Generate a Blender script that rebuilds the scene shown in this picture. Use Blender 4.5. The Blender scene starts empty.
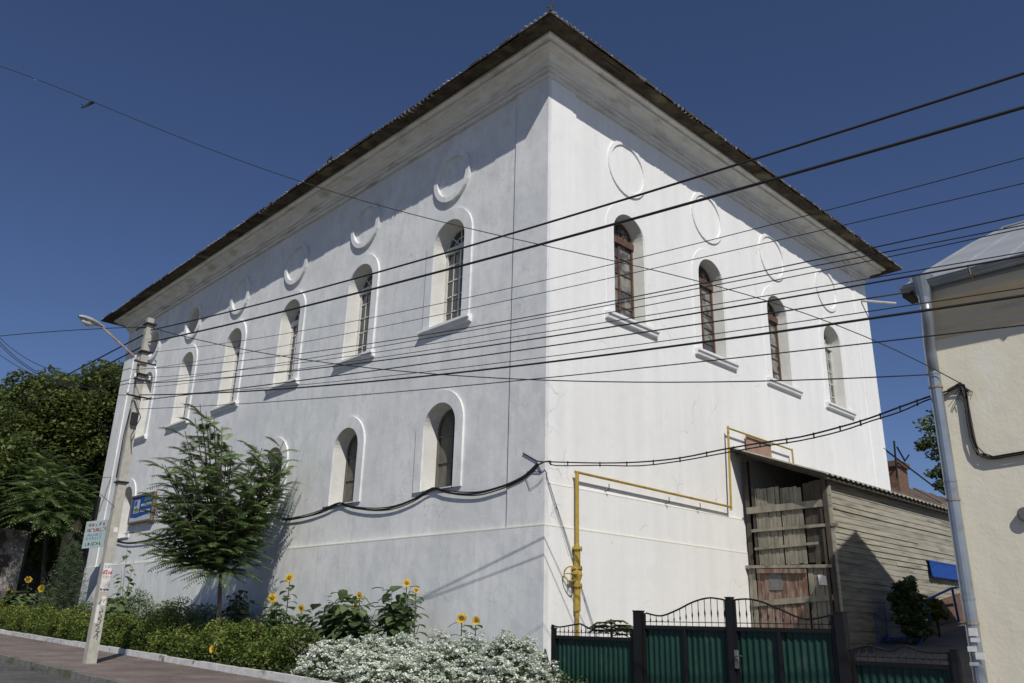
import bpy, bmesh, math, random
import numpy as np
from mathutils import Vector, Matrix
from mathutils.geometry import tessellate_polygon
R = math.radians
random.seed(7); rng = np.random.default_rng(7)
sc = bpy.context.scene
C = sc.collection
# ------------------------------------------------------------------ camera, sky, sun, exposure
RT = Vector((0.7207373, -0.69281274, 0.02341477)); UP = Vector((-0.24373934, -0.22165364, 0.94417202)); FW = Vector((0.64894443, 0.68620709, 0.32861977))
FPX = 818.414; EYE = 1.45
cam = bpy.data.cameras.new('camera'); co = bpy.data.objects.new('camera', cam); C.objects.link(co)
m = Matrix((RT, UP, -FW)).transposed().to_4x4(); m.translation = (0, 0, EYE); co.matrix_world = m
cam.sensor_width = 36; cam.lens = 36 * FPX / 1024; cam.clip_end = 3000; cam.clip_start = 0.05
sc.camera = co
SUN = Vector((-1.07, -1.84, 2.0)).normalized()
w = bpy.data.worlds.new('World'); sc.world = w; w.use_nodes = True
nt = w.node_tree; bg = nt.nodes['Background']; sky = nt.nodes.new('ShaderNodeTexSky')
sky.sky_type = 'NISHITA'; sky.sun_disc = False; sky.sun_elevation = math.asin(SUN.z); sky.sun_rotation = math.atan2(SUN.x, SUN.y)
sky.altitude = 1200; sky.air_density = 1.0; sky.dust_density = 0.3; sky.ozone_density = 5.5
tint = nt.nodes.new('ShaderNodeMix'); tint.data_type = 'RGBA'; tint.blend_type = 'MULTIPLY'; tint.inputs[0].default_value = 1; tint.inputs[7].default_value = (.97, .915, 1.03, 1)
nt.links.new(sky.outputs[0], tint.inputs[6]); nt.links.new(tint.outputs[2], bg.inputs[0]); bg.inputs[1].default_value = 0.070
sl = bpy.data.lights.new('sun', 'SUN'); so = bpy.data.objects.new('sun', sl); C.objects.link(so)
sl.energy = 4.1; sl.angle = R(0.5); sl.color = (1, 0.955, 0.88)
so.rotation_euler = SUN.to_track_quat('Z', 'Y').to_euler(); so.location = (0, 0, 40)
sc.view_settings.view_transform = 'Standard'; sc.view_settings.look = 'None'; sc.view_settings.gamma = 1
sc.view_settings.exposure = -0.12

# ------------------------------------------------------------------ helpers
def pt(px, py, ax, val):
    """world point where the line of sight through a pixel meets the plane axis=val"""
    d = RT * ((px - 512) / FPX) - UP * ((py - 341.5) / FPX) + FW
    i = 'xyz'.index(ax); o = (0, 0, EYE)[i]
    return d * ((val - o) / d[i]) + Vector((0, 0, EYE))

class MB:
    def __init__(s): s.v = []; s.f = []
    def quad(s, *p):
        n = len(s.v); s.v += [tuple(q) for q in p]; s.f.append(tuple(range(n, n + len(p)))); return s
    def box(s, x0, y0, z0, x1, y1, z1):
        n = len(s.v)
        s.v += [(x, y, z) for z in (z0, z1) for y in (y0, y1) for x in (x0, x1)]
        s.f += [tuple(n + i for i in q) for q in ((0, 2, 3, 1), (4, 5, 7, 6), (0, 1, 5, 4), (2, 6, 7, 3), (0, 4, 6, 2), (1, 3, 7, 5))]
        return s
    def hexa(s, p):
        n = len(s.v); s.v += [tuple(q) for q in p]
        s.f += [tuple(n + i for i in q) for q in ((0, 3, 2, 1), (4, 5, 6, 7), (0, 1, 5, 4), (1, 2, 6, 5), (2, 3, 7, 6), (3, 0, 4, 7))]
        return s
    def bar(s, a, b, w, h, up=(0, 0, 1)):
        a = Vector(a); b = Vector(b); d = (b - a).normalized(); u = Vector(up)
        if abs(d.dot(u)) > .95: u = Vector((1, 0, 0))
        x = d.cross(u).normalized() * w / 2; y = x.cross(d).normalized() * h / 2
        return s.hexa([a - x - y, a + x - y, a + x + y, a - x + y, b - x - y, b + x - y, b + x + y, b - x + y])
    def tube(s, pts, r, n=6, cap=True):
        pts = [Vector(p) for p in pts]; rs = r if isinstance(r, (list, tuple)) else [r] * len(pts)
        base = len(s.v); ref = None
        for i, p in enumerate(pts):
            d = (pts[min(i + 1, len(pts) - 1)] - pts[max(i - 1, 0)]).normalized()
            if ref is None: ref = Vector((0, 0, 1)) if abs(d.z) < .9 else Vector((1, 0, 0))
            x = d.cross(ref).normalized(); y = x.cross(d).normalized(); ref = y
            for k in range(n):
                a = 2 * math.pi * k / n; s.v.append(tuple(p + (x * math.cos(a) + y * math.sin(a)) * rs[i]))
        for i in range(len(pts) - 1):
            for k in range(n):
                a = base + i * n + k; b = base + i * n + (k + 1) % n; s.f.append((a, b, b + n, a + n))
        if cap:
            s.f.append(tuple(base + k for k in range(n))[::-1]); e = base + (len(pts) - 1) * n; s.f.append(tuple(e + k for k in range(n)))
        return s
    def prism(s, outer, inner, f0, f1):
        """outline between two matching 2D loops (or one loop), swept from f0 to f1 (functions 2D->3D)"""
        if inner is None:
            n = len(s.v); k = len(outer); s.v += [tuple(f0(*p)) for p in outer] + [tuple(f1(*p)) for p in outer]
            s.f += [tuple(n + i for i in range(k)), tuple(n + k + i for i in range(k))[::-1]]
            s.f += [(n + i, n + (i + 1) % k, n + k + (i + 1) % k, n + k + i) for i in range(k)]
        else:
            n = len(s.v); k = len(outer)
            for fn in (f0, f1):
                s.v += [tuple(fn(*p)) for p in outer] + [tuple(fn(*p)) for p in inner]
            closed = outer[0] != 'open'
            for i in range(k):
                j = (i + 1) % k
                s.f += [(n + i, n + j, n + k + j, n + k + i), (n + 2 * k + i, n + 2 * k + j, n + 3 * k + j, n + 3 * k + i),
                        (n + i, n + j, n + 2 * k + j, n + 2 * k + i), (n + k + i, n + k + j, n + 3 * k + j, n + 3 * k + i)]
        return s
    def build_each(s, name, m, parent=None, smooth=False):
        par = list(range(len(s.v)))
        def root(i):
            while par[i] != i: par[i] = par[par[i]]; i = par[i]
            return i
        for f in s.f:
            for j in f[1:]: par[root(j)] = root(f[0])
        comp = {}
        for f in s.f: comp.setdefault(root(f[0]), []).append(f)
        out = []
        for fs in comp.values():
            ids = sorted({i for f in fs for i in f}); mp = {i: k for k, i in enumerate(ids)}; p = MB()
            p.v = [s.v[i] for i in ids]; p.f = [tuple(mp[i] for i in f) for f in fs]; out.append(p.build(name, m, parent, smooth))
        return out
    def build(s, name, m, parent=None, smooth=False, recalc=True, kind=None, label=None):
        me = bpy.data.meshes.new(name)
        off = parent_loc(parent)
        me.from_pydata([(x - off.x, y - off.y, z - off.z) for x, y, z in s.v], [], s.f)
        if recalc:
            bm = bmesh.new(); bm.from_mesh(me); bmesh.ops.recalc_face_normals(bm, faces=bm.faces); bm.to_mesh(me); bm.free()
        if smooth:
            for p in me.polygons: p.use_smooth = True
        me.materials.append(m)
        return link(name, me, parent, kind, label)

def parent_loc(p):
    o = Vector((0, 0, 0))
    while p is not None: o += p.location; p = p.parent
    return o
def link(name, me, parent=None, kind=None, label=None):
    o = bpy.data.objects.new(name, me); C.objects.link(o)
    if parent is not None: o.parent = parent
    if kind: o['kind'] = kind
    if label: o['label'] = label
    return o
def tag(o, label, cat, group=None, kind=None):
    o['label'] = label; o['category'] = cat
    if group: o['group'] = group
    if kind: o['kind'] = kind
    return o
def thing(name, label, cat, loc=(0, 0, 0), group=None):
    o = bpy.data.objects.new(name, None); C.objects.link(o); o.location = loc; o.empty_display_size = .3
    return tag(o, label, cat, group)
def cloud(name, V, F, m, parent=None, rnd=None, kind=None, smooth=False):
    """fast mesh of many quads/tris: V (n,3), F (m,k); rnd one value per face"""
    off = parent_loc(parent)
    me = bpy.data.meshes.new(name); V = np.asarray(V, dtype=np.float32) - np.array(off, dtype=np.float32); F = np.asarray(F, dtype=np.int32)
    me.vertices.add(len(V)); me.vertices.foreach_set('co', V.ravel())
    k = F.shape[1]; me.loops.add(F.size); me.loops.foreach_set('vertex_index', F.ravel())
    me.polygons.add(len(F)); me.polygons.foreach_set('loop_start', np.arange(0, F.size, k, dtype=np.int32))
    me.update(calc_edges=True)
    if rnd is not None:
        at = me.attributes.new('rnd', 'FLOAT', 'FACE'); at.data.foreach_set('value', np.asarray(rnd, dtype=np.float32))
    me.materials.append(m)
    return link(name, me, parent, kind)

# ------------------------------------------------------------------ materials
def mat(name, c1, c2=None, scale=3., rough=.8, bump=0., bscale=40., metal=0., stretch=(1, 1, 1), c3=None, s3=.6, lo=.35, hi=.65, t3=(.55, .7), spec=.4, detail=6):
    m = bpy.data.materials.new(name); m.use_nodes = True; t = m.node_tree; N = t.nodes; L = t.links
    b = N['Principled BSDF']; b.inputs['Roughness'].default_value = rough; b.inputs['Metallic'].default_value = metal
    b.inputs['Specular IOR Level'].default_value = spec
    b.inputs['Base Color'].default_value = (*c1, 1)
    geo = N.new('ShaderNodeNewGeometry'); mp = N.new('ShaderNodeMapping'); mp.inputs['Scale'].default_value = stretch
    L.new(geo.outputs['Position'], mp.inputs[0])
    out = None
    if c2:
        n = N.new('ShaderNodeTexNoise'); n.inputs['Scale'].default_value = scale; n.inputs['Detail'].default_value = detail; n.inputs['Roughness'].default_value = .62
        L.new(mp.outputs[0], n.inputs[0])
        r = N.new('ShaderNodeValToRGB'); r.color_ramp.elements[0].position = lo; r.color_ramp.elements[1].position = hi
        r.color_ramp.elements[0].color = (*c1, 1); r.color_ramp.elements[1].color = (*c2, 1); L.new(n.outputs[0], r.inputs[0]); out = r.outputs[0]
        if c3:
            n3 = N.new('ShaderNodeTexNoise'); n3.inputs['Scale'].default_value = s3; n3.inputs['Detail'].default_value = 8; L.new(mp.outputs[0], n3.inputs[0])
            r3 = N.new('ShaderNodeMapRange'); r3.inputs[1].default_value = t3[0]; r3.inputs[2].default_value = t3[1]; L.new(n3.outputs[0], r3.inputs[0])
            x = N.new('ShaderNodeMix'); x.data_type = 'RGBA'; L.new(r3.outputs[0], x.inputs[0]); L.new(out, x.inputs[6]); x.inputs[7].default_value = (*c3, 1); out = x.outputs[2]
        L.new(out, b.inputs['Base Color'])
    if bump:
        n2 = N.new('ShaderNodeTexNoise'); n2.inputs['Scale'].default_value = bscale; n2.inputs['Detail'].default_value = 5; L.new(mp.outputs[0], n2.inputs[0])
        bp = N.new('ShaderNodeBump'); bp.inputs['Strength'].default_value = bump; bp.inputs['Distance'].default_value = .02; L.new(n2.outputs[0], bp.inputs['Height']); L.new(bp.outputs[0], b.inputs['Normal'])
    return m

def leafmat(name, dark, mid, light, rough=.5, trans=.25):
    m = bpy.data.materials.new(name); m.use_nodes = True; t = m.node_tree; N = t.nodes; L = t.links
    b = N['Principled BSDF']; b.inputs['Roughness'].default_value = rough; b.inputs['Specular IOR Level'].default_value = .35
    a = N.new('ShaderNodeAttribute'); a.attribute_name = 'rnd'; r = N.new('ShaderNodeValToRGB')
    r.color_ramp.elements[0].color = (*dark, 1); r.color_ramp.elements[1].color = (*light, 1); e = r.color_ramp.elements.new(.5); e.color = (*mid, 1)
    L.new(a.outputs['Fac'], r.inputs[0]); L.new(r.outputs[0], b.inputs['Base Color'])
    tr = N.new('ShaderNodeBsdfTranslucent'); L.new(r.outputs[0], tr.inputs[0])
    mx = N.new('ShaderNodeMixShader'); mx.inputs[0].default_value = trans
    L.new(b.outputs[0], mx.inputs[1]); L.new(tr.outputs[0], mx.inputs[2]); L.new(mx.outputs[0], N['Material Output'].inputs[0])
    return m

def plaster(name, base, streak, patch, sc_=1.):
    """lime plaster: fine trowel bump, faint cloudy patches, vertical run-off streaks"""
    m = mat(name, base, streak, scale=.55 * sc_, rough=.92, bump=.13, bscale=26, stretch=(1, 1, .8), c3=patch, s3=1.7, t3=(.58, .78), spec=.15, lo=.3, hi=.7, detail=9)
    N = m.node_tree.nodes; L = m.node_tree.links; b = N['Principled BSDF']; src = b.inputs['Base Color'].links[0].from_socket
    geo = N.new('ShaderNodeNewGeometry'); mp = N.new('ShaderNodeMapping'); mp.inputs['Scale'].default_value = (3.2, 3.2, .22); L.new(geo.outputs['Position'], mp.inputs[0])
    n = N.new('ShaderNodeTexNoise'); n.inputs['Scale'].default_value = 1.; n.inputs['Detail'].default_value = 6; L.new(mp.outputs[0], n.inputs[0])
    mr = N.new('ShaderNodeMapRange'); mr.inputs[1].default_value = .35; mr.inputs[2].default_value = .7; mr.inputs[3].default_value = 1.; mr.inputs[4].default_value = .93; L.new(n.outputs[0], mr.inputs[0])
    x = N.new('ShaderNodeMix'); x.data_type = 'RGBA'; x.blend_type = 'MULTIPLY'; x.inputs[0].default_value = 1; L.new(src, x.inputs[6]); L.new(mr.outputs[0], x.inputs[7]); L.new(x.outputs[2], b.inputs['Base Color'])
    # second, coarser trowel waves
    n2 = N.new('ShaderNodeTexNoise'); n2.inputs['Scale'].default_value = 3.5; n2.inputs['Detail'].default_value = 3; L.new(geo.outputs['Position'], n2.inputs[0])
    b2 = N.new('ShaderNodeBump'); b2.inputs['Strength'].default_value = .16; b2.inputs['Distance'].default_value = .05; L.new(n2.outputs[0], b2.inputs['Height'])
    old = b.inputs['Normal'].links[0].from_node; L.new(b2.outputs[0], old.inputs['Normal'])
    return m

M = {}
M['plaster'] = plaster('white_plaster', (.835, .835, .82), (.80, .80, .785), (.76, .765, .76))
def grey_and_weather(m):
    """the street front (x below 11.6) gets an overall greyer tone, more patches and run-off stains; a few hairline cracks"""
    N = m.node_tree.nodes; L = m.node_tree.links; b = N['Principled BSDF']; src = b.inputs['Base Color'].links[0].from_socket
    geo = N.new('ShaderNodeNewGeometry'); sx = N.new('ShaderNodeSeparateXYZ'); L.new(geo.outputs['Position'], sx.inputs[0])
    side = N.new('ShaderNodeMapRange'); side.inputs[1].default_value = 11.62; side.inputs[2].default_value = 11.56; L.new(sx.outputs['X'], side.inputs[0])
    def mul(a, b_, c=None):
        k = N.new('ShaderNodeMath'); k.operation = 'MULTIPLY'; L.new(a, k.inputs[0])
        if isinstance(b_, float): k.inputs[1].default_value = b_
        else: L.new(b_, k.inputs[1])
        return k.outputs[0]
    def noise(scale, detail, stretch, lo, hi, rough=.6):
        mp = N.new('ShaderNodeMapping'); mp.inputs['Scale'].default_value = stretch; L.new(geo.outputs['Position'], mp.inputs[0])
        n = N.new('ShaderNodeTexNoise'); n.inputs['Scale'].default_value = scale; n.inputs['Detail'].default_value = detail; n.inputs['Roughness'].default_value = rough; L.new(mp.outputs[0], n.inputs[0])
        r = N.new('ShaderNodeMapRange'); r.inputs[1].default_value = lo; r.inputs[2].default_value = hi; L.new(n.outputs[0], r.inputs[0]); return r.outputs[0]
    def over(src, fac, col):
        x = N.new('ShaderNodeMix'); x.data_type = 'RGBA'; L.new(fac, x.inputs[0]); L.new(src, x.inputs[6]); x.inputs[7].default_value = (*col, 1); return x.outputs[2]
    out = over(src, mul(side.outputs[0], .75), (.76, .77, .76))  # even greyer tone over the whole street front
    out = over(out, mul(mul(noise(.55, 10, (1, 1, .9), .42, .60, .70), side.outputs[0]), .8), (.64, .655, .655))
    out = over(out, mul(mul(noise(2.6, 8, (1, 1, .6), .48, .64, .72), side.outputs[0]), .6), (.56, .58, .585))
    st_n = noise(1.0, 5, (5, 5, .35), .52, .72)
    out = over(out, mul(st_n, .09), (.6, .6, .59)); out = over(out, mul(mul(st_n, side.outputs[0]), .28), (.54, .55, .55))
    out = over(out, mul(noise(1.1, 9, (1, 1, 1), .60, .80, .7), .35), (.66, .66, .64))
    v = N.new('ShaderNodeTexVoronoi'); v.feature = 'DISTANCE_TO_EDGE'; v.inputs['Scale'].default_value = .42
    wn = N.new('ShaderNodeTexNoise'); wn.inputs['Scale'].default_value = 1.6; wn.inputs['Detail'].default_value = 6; L.new(geo.outputs['Position'], wn.inputs[0])
    ad = N.new('ShaderNodeVectorMath'); ad.operation = 'ADD'; L.new(geo.outputs['Position'], ad.inputs[0]); L.new(wn.outputs['Color'], ad.inputs[1]); L.new(ad.outputs[0], v.inputs[0])
    cr = N.new('ShaderNodeMapRange'); cr.inputs[1].default_value = .006; cr.inputs[2].default_value = .001; L.new(v.outputs['Distance'], cr.inputs[0])
    out = over(out, mul(mul(cr.outputs[0], noise(.8, 4, (1, 1, 1), .55, .62)), .5), (.42, .42, .41))
    L.new(out, b.inputs['Base Color'])
grey_and_weather(M['plaster'])
M['plaster_trim'] = mat('trim_plaster', (.80, .81, .80), (.72, .73, .72), 4, .9, .2, 30, spec=.15)
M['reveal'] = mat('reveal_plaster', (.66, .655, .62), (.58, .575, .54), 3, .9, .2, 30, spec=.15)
M['joint'] = mat('joint_plaster', (.78, .74, .62), (.70, .68, .6), 6, .9, .2, 30, spec=.15)
M['cornice'] = mat('cornice_plaster', (.80, .795, .765), (.66, .655, .625), 1.8, .95, .3, 25, stretch=(1, 1, 7), c3=(.40, .39, .355), s3=1.0, t3=(.54, .76), spec=.1)
M['soffit'] = mat('soffit_boards', (.105, .085, .06), (.038, .032, .025), 3.0, .95, .4, 20, c3=(.17, .155, .10), s3=1.4, t3=(.56, .7), spec=.1)
M['rooftile'] = mat('roof_tile', (.16, .12, .10), (.36, .35, .34), 7, .85, .3, 30)
M['oldroof'] = mat('old_roof', (.09, .075, .065), (.19, .17, .16), 5, .9, .2)
M['redwood'] = mat('red_brown_window_paint', (.085, .045, .034), (.14, .085, .065), 12, .6, .2, 40)
M['whitewood'] = mat('white_window_paint', (.62, .62, .58), (.5, .5, .46), 10, .6)
M['glass'] = mat('dark_window_glass', (.035, .04, .045), (.075, .08, .08), 2.5, .12, spec=.6)
M['dustglass'] = mat('dusty_window_glass', (.16, .16, .14), (.30, .29, .25), 5, .25, spec=.6, c3=(.06, .065, .07), s3=2.6, t3=(.48, .56))
M['shutter'] = mat('weathered_shutter', (.16, .15, .125), (.10, .095, .08), 8, .8, .3, 30, stretch=(1, 1, .3))
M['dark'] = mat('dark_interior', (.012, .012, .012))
M['concrete'] = mat('pole_concrete', (.46, .44, .38), (.36, .345, .30), 9, .9, .4, 50, c3=(.46, .44, .39), s3=4, t3=(.55, .65))
M['cable'] = mat('cable_black', (.02, .02, .021), rough=.6)
M['wiremetal'] = mat('wire_grey', (.035, .035, .035), rough=.5)
M['iron'] = mat('black_iron', (.009, .009, .010), rough=.5)
M['rust'] = mat('rusty_steel', (.20, .135, .10), (.30, .25, .21), 14, .8)
M['lampgrey'] = mat('lamp_grey', (.42, .43, .42), (.33, .34, .33), 9, .4)
M['lampglass'] = mat('lamp_glass', (.5, .5, .46), rough=.2)
M['porcelain'] = mat('porcelain', (.65, .65, .62), rough=.2)
M['gas'] = mat('yellow_gas_pipe_paint', (.42, .30, .045), (.34, .235, .04), 9, .5, .15, 40, c3=(.22, .12, .04), s3=6, t3=(.6, .7))
M['green'] = mat('green_sheet_paint', (.006, .036, .026), (.009, .046, .033), 1.4, .5, c3=(.03, .06, .047), s3=4, t3=(.55, .75), spec=.35)
M['cream'] = plaster('cream_plaster', (.80, .76, .62), (.74, .69, .55), (.83, .81, .71))
M['creamtrim'] = mat('stained_cream_cornice', (.72, .66, .50), (.60, .53, .37), 1.6, .9, .2, 25, c3=(.33, .21, .10), s3=1.1, t3=(.56, .74), stretch=(1, .5, 2))
M['zinc'] = mat('galvanised_sheet', (.34, .38, .42), (.27, .31, .35), 3.5, .35, metal=.6, c3=(.28, .29, .3), s3=5, t3=(.58, .7))
M['zincroof'] = mat('galvanised_roof', (.40, .42, .44), (.33, .35, .37), .9, .55, metal=.35, stretch=(1, .6, 1))
M['wood'] = mat('grey_weathered_wood', (.29, .27, .21), (.17, .16, .125), 5, .9, .5, 60, stretch=(1, 1, .35), c3=(.085, .075, .06), s3=3, t3=(.55, .7))
M['clap'] = mat('weathered_clapboard', (.40, .38, .305), (.27, .255, .205), 2.8, .9, .4, 50, stretch=(.5, 1, 5), c3=(.19, .175, .14), s3=2.1, t3=(.54, .7))
M['darkwood'] = mat('dark_old_wood', (.085, .07, .055), (.045, .038, .03), 6, .9, .5, 50, stretch=(1, 1, .3))
M['redboards'] = mat('peeling_red_boards', (.15, .075, .055), (.25, .21, .165), 9, .9, .5, 50, stretch=(1, 1, .25), lo=.42, hi=.6)
M['hatch'] = mat('faded_pink_boards', (.36, .24, .18), (.28, .18, .13), 6, .9, .3, 40, stretch=(1, 1, .3))
M['fibro'] = mat('corrugated_cement', (.30, .28, .24), (.21, .2, .17), 4, .95, .3, 30)
M['paper'] = mat('paper', (.72, .72, .7), (.6, .6, .58), 20)
M['metalplate'] = mat('grey_plate', (.16, .165, .16), (.11, .11, .11), 14, .6)
M['blue'] = mat('blue_paint', (.012, .07, .33), (.01, .05, .25), 8, .5)
M['brownroof'] = mat('brown_roof', (.09, .062, .05), (.14, .105, .09), 6, .9, .4, 20, c3=(.3, .28, .26), s3=3, t3=(.62, .7))
M['brick'] = mat('sooty_brick', (.20, .11, .07), (.10, .07, .055), 6, .9, .5, 30, stretch=(1, 1, 2.5))
M['yellow'] = mat('yellow_fascia', (.42, .3, .08), rough=.8)
M['soil'] = mat('bed_soil', (.06, .045, .03), (.09, .07, .05), 8, .95, .5)
M['bark'] = mat('bark', (.16, .13, .095), (.09, .075, .055), 12, .95, .5, 40, stretch=(1, 1, .3))
M['darkbark'] = mat('dark_bark', (.06, .05, .04), (.035, .03, .025), 12, .95, .5, 40)
M['stem'] = mat('green_stem', (.10, .15, .05), (.07, .11, .035), 8, .7)
M['whitekerb'] = mat('whitewashed_kerb', (.66, .66, .63), (.50, .495, .47), 5, .9, .4, 40, c3=(.2, .19, .17), s3=3, t3=(.6, .7))
M['kerb'] = mat('grey_kerb', (.19, .185, .17), (.13, .125, .115), 5, .95, .5, 30, c3=(.10, .1, .06), s3=2, t3=(.55, .65))
M['ground'] = mat('dry_ground', (.22, .20, .16), (.17, .17, .12), 1.2, .95, .4, 10)
M['yard'] = mat('yard_concrete', (.15, .145, .13), (.10, .096, .088), 1.5, .95, .4, 12)
M['oldwall'] = mat('ruined_wall', (.34, .32, .29), (.12, .11, .10), 1.8, .95, .4, 20, c3=(.08, .07, .06), s3=1.1, t3=(.5, .56))
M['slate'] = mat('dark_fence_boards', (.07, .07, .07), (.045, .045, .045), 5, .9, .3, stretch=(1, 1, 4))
M['signblue'] = mat('sign_blue', (.015, .06, .26), (.02, .09, .33), 1.2, .4)
M['signpale'] = mat('sign_pale', (.42, .48, .55), (.5, .55, .6), 2, .4)
M['signmint'] = mat('sign_mint', (.30, .39, .38), (.26, .34, .33), 3, .5)
M['signwood'] = mat('sign_frame', (.19, .125, .085), (.14, .09, .065), 9, .7)
M['signgreen'] = mat('sign_green', (.16, .26, .05), (.28, .34, .1), 5, .5)
M['inkred'] = mat('ink_red', (.50, .03, .05)); M['inkdark'] = mat('ink_dark', (.03, .03, .05)); M['inkmaroon'] = mat('ink_maroon', (.22, .05, .09)); M['inkblue'] = mat('ink_blue', (.06, .13, .3)); M['inkwhite'] = mat('ink_white', (.6, .66, .74))

def brickmat(name, ca, cb, cm, bw, bh, scale, rough=.85, mortar=.02, bump=.6):
    m = mat(name, ca, cb, 2, rough); N = m.node_tree.nodes; L = m.node_tree.links; b = N['Principled BSDF']
    geo = N.new('ShaderNodeNewGeometry'); mp = N.new('ShaderNodeMapping'); mp.inputs['Rotation'].default_value = (0, 0, R(90)); L.new(geo.outputs['Position'], mp.inputs[0])
    br = N.new('ShaderNodeTexBrick'); br.inputs['Scale'].default_value = scale; br.inputs['Mortar Size'].default_value = mortar; br.inputs['Brick Width'].default_value = bw; br.inputs['Row Height'].default_value = bh
    br.inputs['Color1'].default_value = (*ca, 1); br.inputs['Color2'].default_value = (*cb, 1); br.inputs['Mortar'].default_value = (*cm, 1); br.inputs['Bias'].default_value = -.1
    L.new(mp.outputs[0], br.inputs[0])
    n = N.new('ShaderNodeTexNoise'); n.inputs['Scale'].default_value = 1.3; n.inputs['Detail'].default_value = 8; L.new(geo.outputs['Position'], n.inputs[0])
    mr = N.new('ShaderNodeMapRange'); mr.inputs[1].default_value = .3; mr.inputs[2].default_value = .7; mr.inputs[3].default_value = .65; mr.inputs[4].default_value = 1.25; L.new(n.outputs[0], mr.inputs[0])
    x = N.new('ShaderNodeMix'); x.data_type = 'RGBA'; x.blend_type = 'MULTIPLY'; x.inputs[0].default_value = 1; L.new(br.outputs[0], x.inputs[6]); L.new(mr.outputs[0], x.inputs[7]); L.new(x.outputs[2], b.inputs['Base Color'])
    bp = N.new('ShaderNodeBump'); bp.inputs['Strength'].default_value = bump; bp.inputs['Distance'].default_value = .01; bp.invert = True; L.new(br.outputs['Fac'], bp.inputs['Height']); L.new(bp.outputs[0], b.inputs['Normal'])
    return m
M['pavers'] = brickmat('red_grey_pavers', (.21, .15, .13), (.20, .185, .175), (.09, .085, .08), .2, .1, 1, bump=.4, mortar=.008)
M['cobble'] = brickmat('dark_cobbles', (.17, .165, .16), (.11, .108, .105), (.05, .048, .042), .12, .1, 1, mortar=.015, bump=.8)
M['leaf_hedge'] = leafmat('hedge_leaves', (.065, .10, .022), (.15, .20, .04), (.25, .285, .075))
M['leaf_dark'] = leafmat('dark_tree_leaves', (.055, .08, .024), (.125, .165, .045), (.22, .255, .08), trans=.42)
M['leaf_ail'] = leafmat('pinnate_leaves', (.06, .10, .03), (.125, .19, .062), (.23, .30, .12), trans=.25)
M['leaf_sun'] = leafmat('broad_leaves', (.065, .105, .04), (.125, .18, .07), (.21, .265, .13), trans=.34)
M['leaf_grey'] = leafmat('grey_green_leaves', (.035, .06, .03), (.06, .09, .045), (.10, .13, .08), trans=.1)
M['needle'] = leafmat('needles', (.03, .05, .022), (.06, .09, .04), (.11, .145, .07), trans=.05)
M['leaf_litter'] = leafmat('dry_leaves', (.10, .08, .04), (.2, .16, .08), (.3, .26, .15), trans=.05)
M['blossom'] = leafmat('white_blossom', (.52, .60, .42), (.70, .75, .63), (.82, .84, .79), trans=.15)
M['petal'] = leafmat('yellow_petals', (.62, .36, .01), (.72, .48, .015), (.78, .56, .03), trans=.2)
M['seeddisc'] = mat('seed_disc', (.16, .075, .01), (.30, .17, .02), 60, .9)

# ------------------------------------------------------------------ foliage generators
def unit(n):
    v = rng.normal(size=(n, 3)); return v / np.linalg.norm(v, axis=1, keepdims=True)
def leafcards(P, size, aspect=.55, droop=0., upbias=.5, rndbase=None):
    """one folded diamond leaf (2 tris sharing the midrib -> 1 quad bent) at each point"""
    n = len(P); d = unit(n); d[:, 2] = d[:, 2] * .6 - droop; d /= np.linalg.norm(d, axis=1, keepdims=True)
    nn = unit(n); nn[:, 2] = np.abs(nn[:, 2]) + upbias; sd = np.cross(d, nn); sd /= np.linalg.norm(sd, axis=1, keepdims=True) + 1e-9
    nr = np.cross(sd, d); s = (size * rng.uniform(.6, 1.3, n))[:, None]
    a = P - d * s * .5; b = P + sd * s * aspect * .5 + nr * s * .08; c = P + d * s * .5; e = P - sd * s * aspect * .5 + nr * s * .08
    V = np.stack([a, b, c, e], 1).reshape(-1, 3); F = np.arange(4 * n).reshape(n, 4)
    r = rng.uniform(0, 1, n) if rndbase is None else np.clip(rndbase + rng.normal(0, .18, n), 0, 1)
    return V, F, r
def join(parts):
    V = []; F = []; Rn = []; o = 0
    for v, f, r in parts: V.append(v); F.append(f + o); Rn.append(r); o += len(v)
    return np.concatenate(V), np.concatenate(F), np.concatenate(Rn)
def frond(base, dirv, L, npairs=11, leaf=.13, droop=.5):
    """one pinnate leaf: arching rachis with paired leaflets"""
    d = Vector(dirv).normalized(); side = d.cross(Vector((0, 0, 1)))
    side = side.normalized() if side.length > .05 else Vector((1, 0, 0))
    P = []; D = []; S = []
    for i in range(npairs):
        t = (i + 1.5) / (npairs + .5); p = Vector(base) + d * L * t + Vector((0, 0, -droop * L * t * t))
        tan = (d + Vector((0, 0, -2 * droop * t))).normalized(); P.append(p); D.append(tan)
    V = []; F = []; o = 0; r0 = random.random()
    for i, (p, tn) in enumerate(zip(P, D)):
        t = (i + 1.5) / (npairs + .5); l = leaf * (1.15 - .6 * t) * (1.25 if i > 1 else 1) * random.uniform(.85, 1.15)
        for s in (-1, 1):
            dd = (side * s * .9 + tn * .45 + Vector((0, 0, -.28))).normalized(); q = p + dd * l; wv = tn * l * .12
            m_ = p + dd * l * .4
            V += [p, m_ + wv, q, m_ - wv]; F.append((o, o + 1, o + 2, o + 3)); o += 4
    q = P[-1] + D[-1] * leaf * .8; sd = side * leaf * .13; m_ = P[-1] + D[-1] * leaf * .3; V += [P[-1], m_ + sd, q, m_ - sd]; F.append((o, o + 1, o + 2, o + 3))
    V = np.array([tuple(v) for v in V]); F = np.array(F); return V, F, np.clip(r0 + rng.normal(0, .12, len(F)), 0, 1), P
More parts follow.
